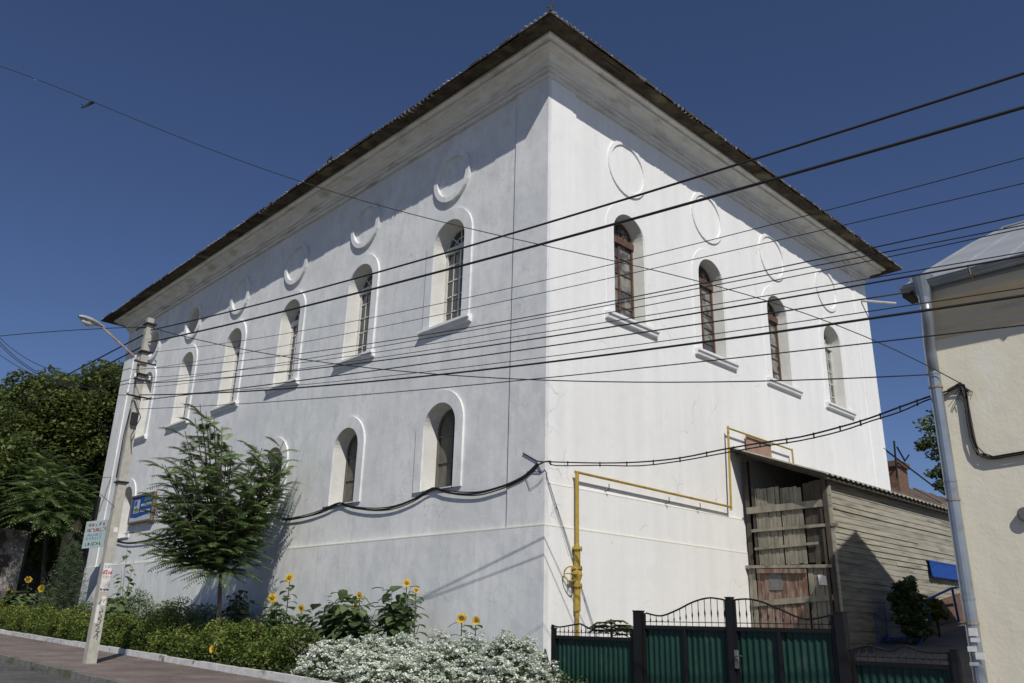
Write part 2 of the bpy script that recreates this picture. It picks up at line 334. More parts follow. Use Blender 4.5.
def crown(center, rad, nclump, perclump, leaf, clump=.6, shell=.55, aspect=.6, squash=.75):
    """uneven crown: clumps scattered in an ellipsoid, leaves packed on each clump"""
    c = np.array(center); rad = np.array(rad); parts = []
    for k in range(nclump):
        u = unit(1)[0]; rr = rng.uniform(shell, 1.0) ** .8 * rng.uniform(.8, 1.06); q = c + u * rad * rr
        s = clump * rng.uniform(.55, 1.25); n = int(perclump * s / clump)
        p = unit(n) * (rng.uniform(.35, 1, n) ** .6)[:, None] * s * np.array([1, 1, squash]) + q
        parts.append(leafcards(p, leaf, aspect, upbias=.7, rndbase=rng.uniform(.25, .75)))
    return join(parts)
def limbs(mb, base, top, r0, ends, r1=.03, wob=.15):
    base = Vector(base); top = Vector(top); n = 5
    tr = [base.lerp(top, i / n) + Vector((random.uniform(-1, 1), random.uniform(-1, 1), 0)) * wob * (0 < i < n) for i in range(n + 1)]
    mb.tube(tr, [r0 * (1 - .6 * i / n) for i in range(n + 1)], 8)
    for e in ends:
        e = Vector(e); t = random.uniform(.45, .95); a = tr[min(n, int(t * n) + 1)]
        mid = a.lerp(e, .5) + Vector((0, 0, -.1 * (e - a).length)); mb.tube([a, mid, e], [r0 * .45, r0 * .28, r1], 6)

# ------------------------------------------------------------------ the setting: ground, road, pavement, bed, yard
B = 11.133; X0 = 11.5; X1 = 28.15; Y1 = B + 26.2
def g(y): return .03 + .02 * max(-60, min(60, y))
def strip(name, m, x0, x1, y0, y1, dz, step=3., thick=None, yard=False):
    mb = MB(); n = max(1, int((y1 - y0) / step)); ys = [y0 + (y1 - y0) * i / n for i in range(n + 1)]
    for i in range(n):
        a, b = ys[i], ys[i + 1]; za, zb = g(a) + dz, g(b) + dz
        if thick is None: mb.quad((x0, a, za), (x1, a, za), (x1, b, zb), (x0, b, zb))
        else:
            mb.quad((x0, a, za), (x1, a, za), (x1, b, zb), (x0, b, zb)); mb.quad((x0, a, za), (x0, b, zb), (x0, b, zb - thick), (x0, a, za - thick)); mb.quad((x1, a, za), (x1, b, zb), (x1, b, zb - thick), (x1, a, za - thick))
            if i == 0: mb.quad((x0, a, za), (x1, a, za), (x1, a, za - thick), (x0, a, za - thick))
            if i == n - 1: mb.quad((x0, b, zb), (x1, b, zb), (x1, b, zb - thick), (x0, b, zb - thick))
    return mb.build(name, m, recalc=False, kind='structure')
def yz(x, y): return g(y) + .12 * max(0, min(26, x - 11.4))
gm = MB(); xs = [-400, -100, -30, 5.5, 11.38, 16, 20, 25, 30, 38, 60, 120, 500]; ys = [-400, -100, -60, -30, -10, 0, 12, 30, 60, 120, 500]
for i in range(len(xs) - 1):
    for j in range(len(ys) - 1):
        q = [(xs[i], ys[j]), (xs[i + 1], ys[j]), (xs[i + 1], ys[j + 1]), (xs[i], ys[j + 1])]
        gm.quad(*[(x, y, yz(x, y) - .2) for x, y in q])
gm.build('ground', M['ground'], recalc=False, kind='structure')
strip('road', M['cobble'], -4.5, 5.75, -40, 80, -.13)
strip('far_pavement', M['pavers'], -8, -4.5, -40, 80, 0, thick=.2)
strip('pavement', M['pavers'], 5.92, 8.62, -40, 80, 0)
strip('forecourt', M['pavers'], 8.624, 11.36, -20, 9.2, .004)
kb = MB(); y = -30
while y < 78:                                   # road kerb stones, slightly uneven
    dx = random.uniform(-.012, .012); dz = random.uniform(-.012, .008)
    kb.hexa([(5.75 + dx, y, g(y) - .2), (5.92, y, g(y) - .2), (5.92, y + .985, g(y) - .2), (5.75 + dx, y + .985, g(y) - .2), (5.76 + dx, y, g(y) + .015 + dz), (5.92, y, g(y) + .015 + dz), (5.92, y + .985, g(y + 1) + .015 + dz), (5.76 + dx, y + .985, g(y + 1) + .015 + dz)]); y += 1
kb.build('road_kerb', M['kerb'], kind='structure')
kb = MB(); y = 9.2
while y < 60:                                   # whitewashed kerb that edges the flower bed
    dz = random.uniform(-.01, .01)
    kb.hexa([(8.62, y, g(y) - .1), (8.76, y, g(y) - .1), (8.76, y + .99, g(y) - .1), (8.62, y + .99, g(y) - .1), (8.63, y, g(y) + .13 + dz), (8.75, y, g(y) + .13 + dz), (8.75, y + .99, g(y + 1) + .13 + dz), (8.63, y + .99, g(y + 1) + .13 + dz)]); y += 1
kb.build('bed_kerb', M['whitekerb'], kind='structure')
strip('flower_bed_soil', M['soil'], 8.76, 11.6, 9.2, 60, .05, thick=.15)
ym = MB()
for i in range(12):
    for j in range(6):
        x = 11.38 + i * 2; y = -11 + j * (B + 11) / 6
        q = [(x, y), (x + 2, y), (x + 2, y + (B + 11) / 6), (x, y + (B + 11) / 6)]; ym.quad(*[(a, b, yz(a, b) - .02) for a, b in q])
ym.build('yard', M['yard'], recalc=False, kind='structure')

# ------------------------------------------------------------------ the white building
bld = thing('white_building', 'tall white plastered building with arched windows, round blind medallions and a worn cornice', 'building', ((X0 + X1) / 2, (B + Y1) / 2, .2))
def F(side):
    if side == 'L': return lambda a, z, d=0.: Vector((X0 - d, B + a, z))
    return lambda a, z, d=0.: Vector((X0 + a, B - d, z))
def arch(c, hw, z0, z1, n=18):
    """closed arch outline, rise a little less than a half circle"""
    zs = z1 - hw * .95; p = [(c - hw, z0)]
    p += [(c - hw * math.cos(math.pi * i / n), zs + hw * .95 * math.sin(math.pi * i / n)) for i in range(n + 1)]
    return p + [(c + hw, z0)]
def circ(c, z, r, n=28): return [(c + r * math.cos(2 * math.pi * i / n), z + r * math.sin(2 * math.pi * i / n)) for i in range(n)]
WD = -.04                                       # wall plane sits 4 cm behind the corner piers
LC = [3.40 + 3.9 * k for k in range(6)]; RC = [2.9 + 3.54 * k for k in range(4)]
holesL = []; holesR = []
for k, c in enumerate(LC):
    holesL.append(('upper', k, arch(c, .60, 8.30, 11.06), arch(c, .54, 8.33, 11.0), .40))
    if k != 4: holesL.append(('lower', k, arch(c, .58, 4.35, 6.32), arch(c, .52, 4.37, 6.26), .40))
    if k >= 4: holesL.append(('round', k, circ(c, 12.31, .54), circ(c, 12.31, .54), .5))
for k, c in enumerate(RC): holesR.append(('upper', k, arch(c, .58, 8.30, 11.06), arch(c, .53, 8.33, 11.0), .36))
wall = MB()
for side, W, holes in (('L', 26.2, holesL), ('R', 16.65, holesR)):
    f = F(side); loops = [[(.04, -.4), (W - .0, -.4), (W - .0, 14.1), (.04, 14.1)]] + [h[2] for h in holes]
    tri = tessellate_polygon([[Vector((a, z, 0)) for a, z in lp] for lp in loops]); flat = [p for lp in loops for p in lp]; n = len(wall.v)
    wall.v += [tuple(f(a, z, WD)) for a, z in flat]; wall.f += [tuple(n + i for i in t) for t in tri]
wall.quad((X1, B + .04, -.4), (X1, Y1, -.4), (X1, Y1, 14.1), (X1, B + .04, 14.1)); wall.quad((X0 + .04, Y1, -.4), (X1, Y1, -.4), (X1, Y1, 14.1), (X0 + .04, Y1, 14.1))
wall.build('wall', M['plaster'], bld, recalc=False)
# corner piers
pm = MB()
def poly_prism(mb, pts, z0, z1): mb.prism(pts, None, lambda x, y: (x, y, z0), lambda x, y: (x, y, z1))
poly_prism(pm, [(X0, B), (X0 + .95, B), (X0 + .95, B + .06), (X0 + .06, B + .06), (X0 + .06, B + 1.06), (X0, B + 1.06)], -.3, 13.62)
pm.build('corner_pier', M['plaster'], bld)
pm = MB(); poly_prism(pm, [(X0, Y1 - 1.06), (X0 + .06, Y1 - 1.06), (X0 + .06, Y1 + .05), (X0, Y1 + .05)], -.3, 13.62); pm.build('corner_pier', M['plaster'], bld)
pm = MB(); poly_prism(pm, [(X1 - .95, B), (X1 + .03, B), (X1 + .03, B + .06), (X1 - .95, B + .06)], -.3, 13.62); pm.build('corner_pier', M['plaster'], bld)
# plinth courses
pl = MB(); poly_prism(pl, [(X0 - .03, B - .03), (X1 + .04, B - .03), (X1 + .04, B + .05), (X0 + .05, B + .05), (X0 + .05, Y1 + .06), (X0 - .03, Y1 + .06)], -.4, 3.31)
poly_prism(pl, [(X0 + .004, B - .014), (X1 + .035, B - .014), (X1 + .035, B + .05), (X0 + .004, B + .05)], 3.3, 4.12)
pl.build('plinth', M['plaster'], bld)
jt = MB(); poly_prism(jt, [(X0 - .034, B - .034), (X1 + .05, B - .034), (X1 + .05, B + .04), (X0 + .04, B + .04), (X0 + .04, Y1 + .07), (X0 - .034, Y1 + .07)], 3.295, 3.318)
poly_prism(jt, [(X0 + .002, B - .018), (X1 + .04, B - .018), (X1 + .04, B + .05), (X0 + .002, B + .05)], 4.11, 4.125)
jt.build('plinth_edge', M['joint'], bld)
# reveals, windows
def reveal_and_window(side, kind, k, outer, inner, depth):
    f = F(side); d1 = WD - depth
    rv = MB(); n = len(outer)
    for i in range(n):
        j = (i + 1) % n; rv.quad(f(*outer[i], WD), f(*outer[j], WD), f(*inner[j], d1), f(*inner[i], d1))
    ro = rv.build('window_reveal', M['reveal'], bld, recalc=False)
    c = (min(p[0] for p in inner) + max(p[0] for p in inner)) / 2; hw = (max(p[0] for p in inner) - min(p[0] for p in inner)) / 2
    z0 = min(p[1] for p in inner); z1 = max(p[1] for p in inner)
    if kind == 'round':
        MB().quad(*[f(*p, d1) for p in inner]).build('blind_back', M['shutter'], bld); return
    fr = MB(); pane = MB()
    fi = [(c + (p[0] - c) * .90, z0 + .05 + (p[1] - z0) * (1 - .1 / (z1 - z0))) for p in inner]
    fr.prism(inner, fi, lambda a, z: f(a, z, d1 + .0), lambda a, z: f(a, z, d1 + .06))
    pane.quad(*[f(*p, d1 + .012) for p in inner])
    zs = z1 - hw
    def hbar(z, h, a0=c - hw, a1=c + hw, dd=.05): fr.hexa([f(a0, z, d1 + .015), f(a1, z, d1 + .015), f(a1, z, d1 + dd), f(a0, z, d1 + dd), f(a0, z + h, d1 + .015), f(a1, z + h, d1 + .015), f(a1, z + h, d1 + dd), f(a0, z + h, d1 + dd)])
    def vbar(a, wd, za, zb, dd=.05): fr.hexa([f(a - wd / 2, za, d1 + .017), f(a + wd / 2, za, d1 + .017), f(a + wd / 2, za, d1 + dd), f(a - wd / 2, za, d1 + dd), f(a - wd / 2, zb, d1 + .017), f(a + wd / 2, zb, d1 + .017), f(a + wd / 2, zb, d1 + dd), f(a - wd / 2, zb, d1 + dd)])
    if kind == 'upper':
        brown = side == 'R' and k < 3
        mt = M['redwood'] if brown else M['whitewood']
        if side == 'L' and k >= 4:                                # white board, dark lower plate: opening and sun shadow shape put into colour
            fr = MB(); fr.prism(inner, None, lambda a, z: f(a, z, d1 + .0), lambda a, z: f(a, z, d1 + .05))
            wo = fr.build('window', M['reveal'], bld)
            low = MB(); low.hexa([f(c - .3, z0 + .15, d1 + .04), f(c + .48, z0 + .15, d1 + .04), f(c + .48, z0 + .15, d1 + .07), f(c - .3, z0 + .15, d1 + .07), f(c - .3, z0 + 1.1, d1 + .04), f(c + .48, z0 + 1.1, d1 + .04), f(c + .48, z0 + 1.1, d1 + .07), f(c - .3, z0 + 1.1, d1 + .07)])
            low.build('pane', M['glass'], wo); return
        hbar(zs - .08, .14 if not brown else .17, dd=.10)
        vbar(c, .06, z0, zs - .08)
        for i in range(1, 5): hbar(z0 + (zs - z0) * i / 5, .028, dd=.035)
        for q in ((-.25, .25) if not brown else ()): vbar(c + q * 1.05, .02, z0 + .03, zs - .09, .035)
        for an in (45, 90, 135):                                  # fan light bars
            e = (c + hw * .93 * math.cos(R(an)), zs + .05 + hw * .8 * math.sin(R(an))); fr.bar(f(c, zs + .04, d1 + .032), f(*e, d1 + .032), .03, .03)
        ii = [(c + hw * .45 * math.cos(math.pi * t / 8), zs + .05 + hw * .42 * math.sin(math.pi * t / 8)) for t in range(9)]
        for a_, b_ in zip(ii, ii[1:]): fr.bar(f(*a_, d1 + .034), f(*b_, d1 + .034), .024, .024)
        wo = fr.build('window', mt, bld); pane.build('pane', M['dustglass'] if side == 'R' else M['glass'], wo)
    else:
        for t in (.33, .66): hbar(z0 + (z1 - z0) * t, .035, dd=.045)
        vbar(c, .05, z0, z1 - .04, .04)
        wo = fr.build('window', M['shutter'], bld); pane.build('shutter_board', M['shutter'] if k < 4 else M['dustglass'], wo)
for h in holesL: reveal_and_window('L', *h)
for h in holesR: reveal_and_window('R', *h)
# raised surrounds, sills, medallion rings
for side, cs in (('L', LC), ('R', RC)):
    f = F(side)
    for k, c in enumerate(cs):
        for kind in (('upper', 'lower') if side == 'L' and k != 4 else ('upper',)):
            z0, z1, hw = (8.30, 11.06, .60) if kind == 'upper' else (4.35, 6.32, .58)
            o = arch(c, hw + .27, z0 - .04, z1 + .30); i_ = arch(c, hw + .0, z0 - .04, z1 + .0)
            MB().prism(o, i_, lambda a, z: f(a, z, WD - .02), lambda a, z: f(a, z, .010 if side == 'L' else -.018)).build('window_surround', M['plaster'], bld)
            if kind == 'upper':
                s = MB(); a0, a1 = c - .95, c + .95
                prof = [(WD - .06, 8.31), (.10, 8.28), (.10, 8.22), (.06, 8.20), (.05, 8.13), (WD - .06, 8.09)]
                n = len(s.v); s.v += [tuple(f(a0, z, d)) for d, z in prof] + [tuple(f(a1, z, d)) for d, z in prof]; q = len(prof)
                s.f += [tuple(range(n, n + q)), tuple(range(n + q, n + 2 * q))[::-1]] + [(n + i, n + (i + 1) % q, n + q + (i + 1) % q, n + q + i) for i in range(q)]
                s.build('sill', M['plaster_trim'], bld)
        ring = MB(); zc = 12.31 if side == 'L' else 12.37
        ro_, ri_ = (.71, .57) if side == 'L' else (.77, .66); ring.prism(circ(c, zc, ro_), circ(c, zc, ri_), lambda a, z: f(a, z, WD - .02), lambda a, z: f(a, z, .045 if side == 'L' else .0)); ring.build('medallion_ring', M['plaster'], bld)
# conductor down the side of the corner pier
cd = MB(); cd.tube([F('L')(1.075, z, -.02) for z in (13.5, 11, 8, 6, 4.0)], .009, 5); cd.build('conductor', M['wiremetal'], bld)
# cornice, soffit, roof as mitred loops
def loops(mb, prof, x0=X0, y0=B, x1=X1, y1=Y1):
    n = len(mb.v)
    for o, z in prof: mb.v += [(x0 - o, y0 - o, z), (x1 + o, y0 - o, z), (x1 + o, y1 + o, z), (x0 - o, y1 + o, z)]
    for i in range(len(prof) - 1):
        for k in range(4): a = n + 4 * i + k; b = n + 4 * i + (k + 1) % 4; mb.f.append((a, b, b + 4, a + 4))
co_ = MB(); prof = [(-.03, 13.57), (.05, 13.57), (.05, 13.655), (.035, 13.66), (.035, 13.675), (.115, 13.68), (.115, 13.735), (.10, 13.74), (.10, 13.755), (.17, 13.76), (.17, 13.80), (.15, 13.805)]
prof += [(.15 + .25 * (1 - math.cos(R(t))), 13.805 + .18 * math.sin(R(t))) for t in (12, 24, 36, 48, 60, 75, 90)] + [(.40, 14.0), (.47, 14.005), (.47, 14.06), (.45, 14.065), (.45, 14.08), (.54, 14.085), (.60, 14.11), (.60, 14.19)]
loops(co_, prof); co_.build('cornice', M['cornice'], bld, recalc=False)
sf = MB(); loops(sf, [(.585, 14.172), (1.0, 14.13), (1.0, 14.15)]); sf.build('soffit', M['soffit'], bld, recalc=False)
hl = MB()                                                        # fallen soffit boards and hanging splinters
for (a, b) in ((600, 612), (860, 866)):
    p = pt(a, 60 if a < 700 else 256, 'z', 14.14); hl.box(p.x, B - .86, 14.12, p.x + .7, B - .78, 14.13)
for i in range(30):
    a = random.uniform(2, 26); hl.box(X0 - .68 - .03 * math.sin(i), B + a, 14.135, X0 - .64, B + a + random.uniform(.1, .35), 14.15) if i % 2 else None
hl.build_each('loose_board', M['darkwood'], bld)
rf = MB(); loops(rf, [(1.0, 14.152), (1.03, 14.15), (1.035, 14.17), (.9, 14.235)])
hr = (X1 - X0) / 2 + .9; zr = 14.27 + hr * .48; ax = (X0 + X1) / 2
c4 = [(X0 - .9, B - .9, 14.27), (X1 + .9, B - .9, 14.27), (X1 + .9, Y1 + .9, 14.27), (X0 - .9, Y1 + .9, 14.27)]; r1 = (ax, B - .9 + hr, zr); r2 = (ax, Y1 + .9 - hr, zr)
rf.quad(c4[0], c4[1], r1); rf.quad(c4[1], c4[2], r2, r1); rf.quad(c4[2], c4[3], r2); rf.quad(c4[3], c4[0], r1, r2)

for q_ in range(64):                                               # slipped and lifted tiles along the edge
    if q_ % 2: yy = B - 1 + random.uniform(.5, 27.5); l_ = random.uniform(.2, .9); rf.hexa([(X0 - 1.045, yy, 14.14), (X0 - .95, yy, 14.14), (X0 - .95, yy + l_, 14.14), (X0 - 1.045, yy + l_, 14.14), (X0 - 1.05, yy, 14.20 + random.uniform(0, .03)), (X0 - .9, yy, 14.25), (X0 - .9, yy + l_, 14.25), (X0 - 1.05, yy + l_, 14.20)])
    else: xx = X0 - 1 + random.uniform(.5, 18); l_ = random.uniform(.15, .7); rf.hexa([(xx, B - 1.045, 14.14), (xx + l_, B - 1.045, 14.14), (xx + l_, B - .95, 14.14), (xx, B - .95, 14.14), (xx, B - 1.05, 14.20), (xx + l_, B - 1.05, 14.20 + random.uniform(0, .025)), (xx + l_, B - .9, 14.25), (xx, B - .9, 14.25)]); roof = rf.build('roof', M['oldroof'], bld, recalc=False)
tl = MB(); a = 0
while a < 28.2:                                                  # tile ends along the two street eaves
    w_ = .15 + random.uniform(-.03, .03); o = 1.035 + random.uniform(-.012, .015); z = 14.175 + random.uniform(-.012, .02) + .022 * math.sin(a * .7 + 1) + .014 * math.sin(a * 2.3) + .018 * math.sin(a * .9) * (a > 4)
    tl.tube([(X0 - o, B - 1.05 + a + w_ / 2, z), (X0 - .8, B - 1.05 + a + w_ / 2, z + .08)], w_ * .22, 6); a += w_
a = 0
while a < 18.7:
    w_ = .15 + random.uniform(-.03, .03); o = 1.035 + random.uniform(-.012, .015); z = 14.175 + random.uniform(-.012, .02) + .022 * math.sin(a * .7 + 1) + .014 * math.sin(a * 2.3)
    tl.tube([(X0 - 1.05 + a + w_ / 2, B - o, z), (X0 - 1.05 + a + w_ / 2, B - .8, z + .08)], w_ * .22, 6); a += w_
tl.build('eave_tiles', M['rooftile'], roof)
fn = MB(); p = Vector((X0 - 1.0, B - 1.0, 14.22)); fn.tube([p, p + Vector((0, 0, .1)), p + Vector((.03, -.03, .2)), p + Vector((.02, -.02, .3))], [.05, .035, .02, .006], 6); fn.tube([p + Vector((.0, 0, .12)), p + Vector((-.06, .06, .1))], .015, 5)
fn.build('finial', M['darkwood'], roof)
# pipe stub at the far right corner under the eave
q = pt(865, 303, 'y', B - .02); mb = MB(); e = pt(896, 303.5, 'x', q.x + .35); mb.tube([q - Vector((.3, 0, 0)), e], .05, 8); mb.build('drain_stub', M['lampgrey'], bld)
# a bird on the left eave
bp_ = pt(330, 156, 'x', X0 - 1.0); bp_.z = 14.225; bird = MB()
bird.tube([bp_ + Vector((0, .14, .02)), bp_ + Vector((0, .06, .06)), bp_ + Vector((0, 0, .11)), bp_ + Vector((0, -.05, .15)), bp_ + Vector((0, -.08, .19)), bp_ + Vector((0, -.13, .19))], [.012, .045, .06, .04, .028, .005], 7)
bird.tube([bp_ + Vector((.02, 0, .07)), bp_ + Vector((.02, 0, -.02))], .008, 4); bird.tube([bp_ + Vector((-.02, 0, .07)), bp_ + Vector((-.02, 0, -.02))], .008, 4)
tag(bird.build('pigeon', M['darkbark'], smooth=True), 'small dark pigeon perched on the left eave of the white building', 'bird')

# ------------------------------------------------------------------ gas pipe with valve
gp = thing('gas_pipe', 'yellow painted gas pipe climbing the bright right wall with a round valve wheel', 'pipe', (12.5, B - .1, .25))
yo = B - .12
P = lambda px, py: pt(px, py, 'y', yo)
tp = P(577, 474); bt = Vector((P(578, 620).x, yo, .25)); p2 = P(731, 507); p3 = P(728, 428); p4 = P(792, 450); p5 = Vector((p4.x + .02, yo, p4.z - .55))
u = tp.x
pm = MB(); pm.tube([(u, yo, .25), (u, yo, 2.0), (u, yo, 4.42)], .038, 10); pm.tube([(u - .06, yo, 4.42), (p2.x, yo, p2.z)], .028, 8)
pm.tube([(p2.x, yo, p2.z - .08), (p3.x, yo, p3.z + .05)], .028, 8); pm.tube([(p3.x - .03, yo, p3.z), (p4.x, yo, p4.z)], .025, 8); pm.tube([(p4.x, yo, p4.z + .03), tuple(p5)], .025, 8)
pm.build('pipe', M['gas'], gp, smooth=False)
zv = P(582, 575).z
th = MB(); th.tube([(u, yo, 3.02), (u, yo, 2.9), (u, yo, 1.75)], [.04, .062, .062], 10); th.build('sleeve', M['gas'], gp)
fl = MB()
for z, r_ in ((P(580, 549).z, .10), (P(580, 570).z + .03, .10), (P(580, 586).z, .10)):
    fl.tube([(u, yo, z - .018), (u, yo, z + .018)], r_, 12)
    for q in range(4): fl.tube([(u + .08 * math.cos(q * 1.57 + .8), yo + .08 * math.sin(q * 1.57 + .8), z - .05), (u + .08 * math.cos(q * 1.57 + .8), yo + .08 * math.sin(q * 1.57 + .8), z + .05)], .012, 5)
fl.build('flange', M['gas'], gp)
zz = P(580, 575).z; vb = MB(); vb.tube([(u, yo, zz + .1), (u, yo, zz), (u, yo, zz - .1)], [.07, .10, .07], 10); vb.tube([(u, yo, zz), (u - .17, yo - .07, zz), (u - .30, yo - .12, zz)], [.07, .045, .02], 8); vb.build('valve', M['gas'], gp)
wh = MB(); cx = Vector((u - .31, yo - .12, zz)); sx = Vector((.55, -.83, 0)).normalized()
pts = [cx + (sx * math.cos(t * math.pi / 8) + Vector((0, 0, 1)) * math.sin(t * math.pi / 8)) * .135 for t in range(17)]; wh.tube(pts, .014, 6)
for t in range(4): wh.tube([cx, pts[t * 4]], .009, 5)
wh.build('handwheel', M['gas'], gp)
cl = MB()
for px, py in ((609, 484), (669, 497), (700, 503)):
    q = P(px, py); cl.tube([(q.x, B, q.z - .15), (q.x, yo, q.z - .12), (q.x, yo, q.z)], .01, 5)
cl.build_each('bracket', M['iron'], gp)

# ------------------------------------------------------------------ fence and gates
def corrug(y0, y1, z0, z1, x=11.34, pitch=.105):
    mb = MB(); n = int((y1 - y0) / (pitch / 6)); v = []
    for i in range(n + 1):
        y = y0 + (y1 - y0) * i / n; t = (y / pitch) % 1; dx = .009 * min(1, max(-1, 1.8 * math.sin(2 * math.pi * t)))
        v.append((x + dx, y))
    for (xa, ya), (xb, yb) in zip(v, v[1:]): mb.quad((xa, ya, z0), (xb, yb, z0), (xb, yb, z1), (xa, ya, z1))
    return mb
GX = 11.3
def topcurve(pxs): return [pt(a, b, 'x', GX) for a, b in pxs]
def interp(cv, y):
    cv = sorted(cv, key=lambda p: p.y)
    for a, b in zip(cv, cv[1:]):
        if a.y <= y <= b.y: t = (y - a.y) / (b.y - a.y + 1e-9); t = t; return a.z + (b.z - a.z) * t
    return cv[0].z if y < cv[0].y else cv[-1].z
def smoothc(cv, n=6):
    cv = sorted(cv, key=lambda p: p.y); o = []
    for i in range(len(cv) - 1):
        p0 = cv[max(i - 1, 0)]; p1 = cv[i]; p2_ = cv[i + 1]; p3_ = cv[min(i + 2, len(cv) - 1)]
        for k in range(n):
            t = k / n; o.append(.5 * ((2 * p1) + (p2_ - p0) * t + (2 * p0 - 5 * p1 + 4 * p2_ - p3_) * t * t + (3 * p1 - p0 - 3 * p2_ + p3_) * t ** 3))
    return o + [cv[-1]]
def gate_panel(root, y0, y1, zb, zt, curve, posts, spacing=.115, mid=None, twist=True):
    corrug(y0, y1, zb + .06, zt - .02).build('sheet_panel', M['green'], root, recalc=False)
    cv = smoothc(topcurve(curve)); fr = MB()
    fr.box(GX - .02, y0, zt - .025, GX + .02, y1, zt + .03); fr.box(GX - .02, y0, zb, GX + .02, y1, zb + .06)
    if mid: fr.box(GX - .028, mid - .025, zb, GX + .018, mid + .025, zt - .026)
    fr.box(GX - .022, y0, zb, GX + .022, y0 + .045, interp(cv, y0)); fr.box(GX - .022, y1 - .045, zb, GX + .022, y1, interp(cv, y1))
    fr.build('frame', M['iron'], root)
    rl = MB(); rl.tube(cv, .014, 6); rl.tube([(GX, y0, zt + .085), (GX, y1, zt + .085)], .006, 4); rl.build('top_rail', M['iron'], root)
    bars = MB(); y = y0 + spacing * .6
    while y < y1 - .05:
        z = interp(cv, y); h = z - zt; tk = (0, .35, .5, .65, 1) if h > .2 else (0, .4, .55, .7, 1)
        bars.tube([(GX, y, zt + h * q) for q in tk], [.0055, .0055, .014, .0055, .0065], 5)
        y += spacing
    bars.build_each('bar', M['iron'], root)
    for yc, w_, zt_, zb_ in posts:
        MB().box(GX - w_ / 2 - .01, yc - w_ / 2, zb_, GX + w_ / 2 - .01, yc + w_ / 2, zt_).box(GX - w_ / 2 - .02, yc - w_ / 2 - .01, zt_, GX + w_ / 2, yc + w_ / 2 + .01, zt_ + .015).build('post', M['iron'], root)
f1 = thing('sheet_fence', 'green corrugated fence with scalloped iron top between white building and tall gate post', 'fence', (GX, 9.8, .2))
gate_panel(f1, 8.86, 10.72, .2, 1.29, [(552, 625), (560, 627), (578, 624), (583, 625), (592, 629), (603, 625), (615, 628), (636, 630)], [(10.66, .07, 1.43, .1)], .1)
g1 = thing('gate_leaf', 'left leaf of the green iron gate, its arched top rising away from the tall post', 'gate', (GX, 7.9, .2), 'leaves of the green gate')
gate_panel(g1, 7.08, 8.68, .17, 1.49, [(646, 613), (661, 615.8), (677, 610), (693, 602), (708, 598), (720, 599), (728, 601)], [(8.76, .13, 1.73, .1)], .115, pt(685.5, 640, 'x', GX).y)
g2 = thing('gate_leaf', 'right leaf of the green iron gate with the lock, its top dropping rightward', 'gate', (GX, 6.2, .2), 'leaves of the green gate')
gate_panel(g2, 5.44, 7.00, .17, 1.49, [(730, 600.4), (747, 599), (762, 602), (779, 609), (802, 618.5), (818, 618), (831, 615)], [(7.04, .09, 1.93, .12), (5.34, .13, pt(840, 613, 'x', GX).z, .08)], .115, pt(780, 640, 'x', GX).y)
MB().box(GX - .07, 6.93, .95, GX - .03, 6.98, 1.2).tube([(GX - .05, 6.95, 1.12), (GX - .1, 6.95, 1.12), (GX - .1, 6.84, 1.12)], .01, 6).build('lock', M['metalplate'], g2)
f2 = thing('sheet_fence', 'low green corrugated fence panel in shade, between gate and cream building', 'fence', (GX, 4.6, .1))
gate_panel(f2, 3.98, 5.24, .08, 1.10, [(845, 652), (868, 646), (890, 651), (905, 646), (925, 652), (955, 653)], [(3.95, .08, 1.3, .05)], .1)

# ------------------------------------------------------------------ wooden shed
SX = 18.7; SY = 8.86
shed = thing('wooden_shed', 'grey weathered plank shed leaning against the white building under a corrugated roof', 'shed', (SX + 3, SY + 1, 1))
cb = MB(); z = 1.0; i = 0                                          # clapboards of the long side, real lapped boards
while z < 4.92:
    h = .135; x = SX + .05
    while x < 33:
        L_ = random.choice((2.6, 3.4, 4.2, 5.0)); x2 = min(33.2, x + L_); j = random.uniform(-.012, .012); t = random.uniform(-.01, .012)
        cb.hexa([(x + .006, SY - .022 + t, z + j), (x2, SY - .022 + t, z - j), (x2, SY + .02, z - j), (x + .006, SY + .02, z + j), (x + .006, SY - .004, z + h * 1.08 + j), (x2, SY - .004, z + h * 1.08 - j), (x2, SY + .012, z + h * 1.08), (x + .006, SY + .012, z + h * 1.08)]); x = x2
    z += h
cb.build('clapboard_wall', M['clap'], shed)
MB().box(SX + .3, SY + .08, .8, 33, B - .1, 4.5).build('dark_interior_box', M['dark'], shed)  # black block stands in for the unlit shed interior
def planks(mb, y0, y1, z0, z1, x, w=.12, jt=.03, rag=.0):
    y = y0
    while y < y1 - .02:
        ww = min(w * random.uniform(.8, 1.2), y1 - y); t = random.uniform(-.012, .012)
        mb.box(x - .012 + t, y + .004, z0 + random.uniform(-jt, jt), x + .012 + t, y + ww - .004, z1 + random.uniform(-jt, jt) + rag * (y - y0)); y += ww
a1 = pt(757, 520, 'x', SX).y; a2 = pt(782, 520, 'x', SX).y; a3 = pt(804, 520, 'x', SX).y
up = MB(); planks(up, a2 + .02, a1, 3.0, 4.86, SX, .1, .02, -.0); planks(up, a3, a2 - .02, 3.0, 4.80, SX, .1, .02, .02); up.build('loft_boards', M['wood'], shed)
dk = MB(); planks(dk, 9.0, a3 - .02, 2.98, 4.86, SX + .03, .16, .06); dk.build_each('old_board', M['darkwood'], shed); dk = MB(); planks(dk, a1 + .02, a1 + .1, 2.95, 4.9, SX, .08, .02); dk.build('old_board', M['darkwood'], shed)
rd = MB(); planks(rd, 9.55, 10.85, 1.0, 2.9, SX - .01, .11, .02); rd.build('red_boards', M['redboards'], shed)
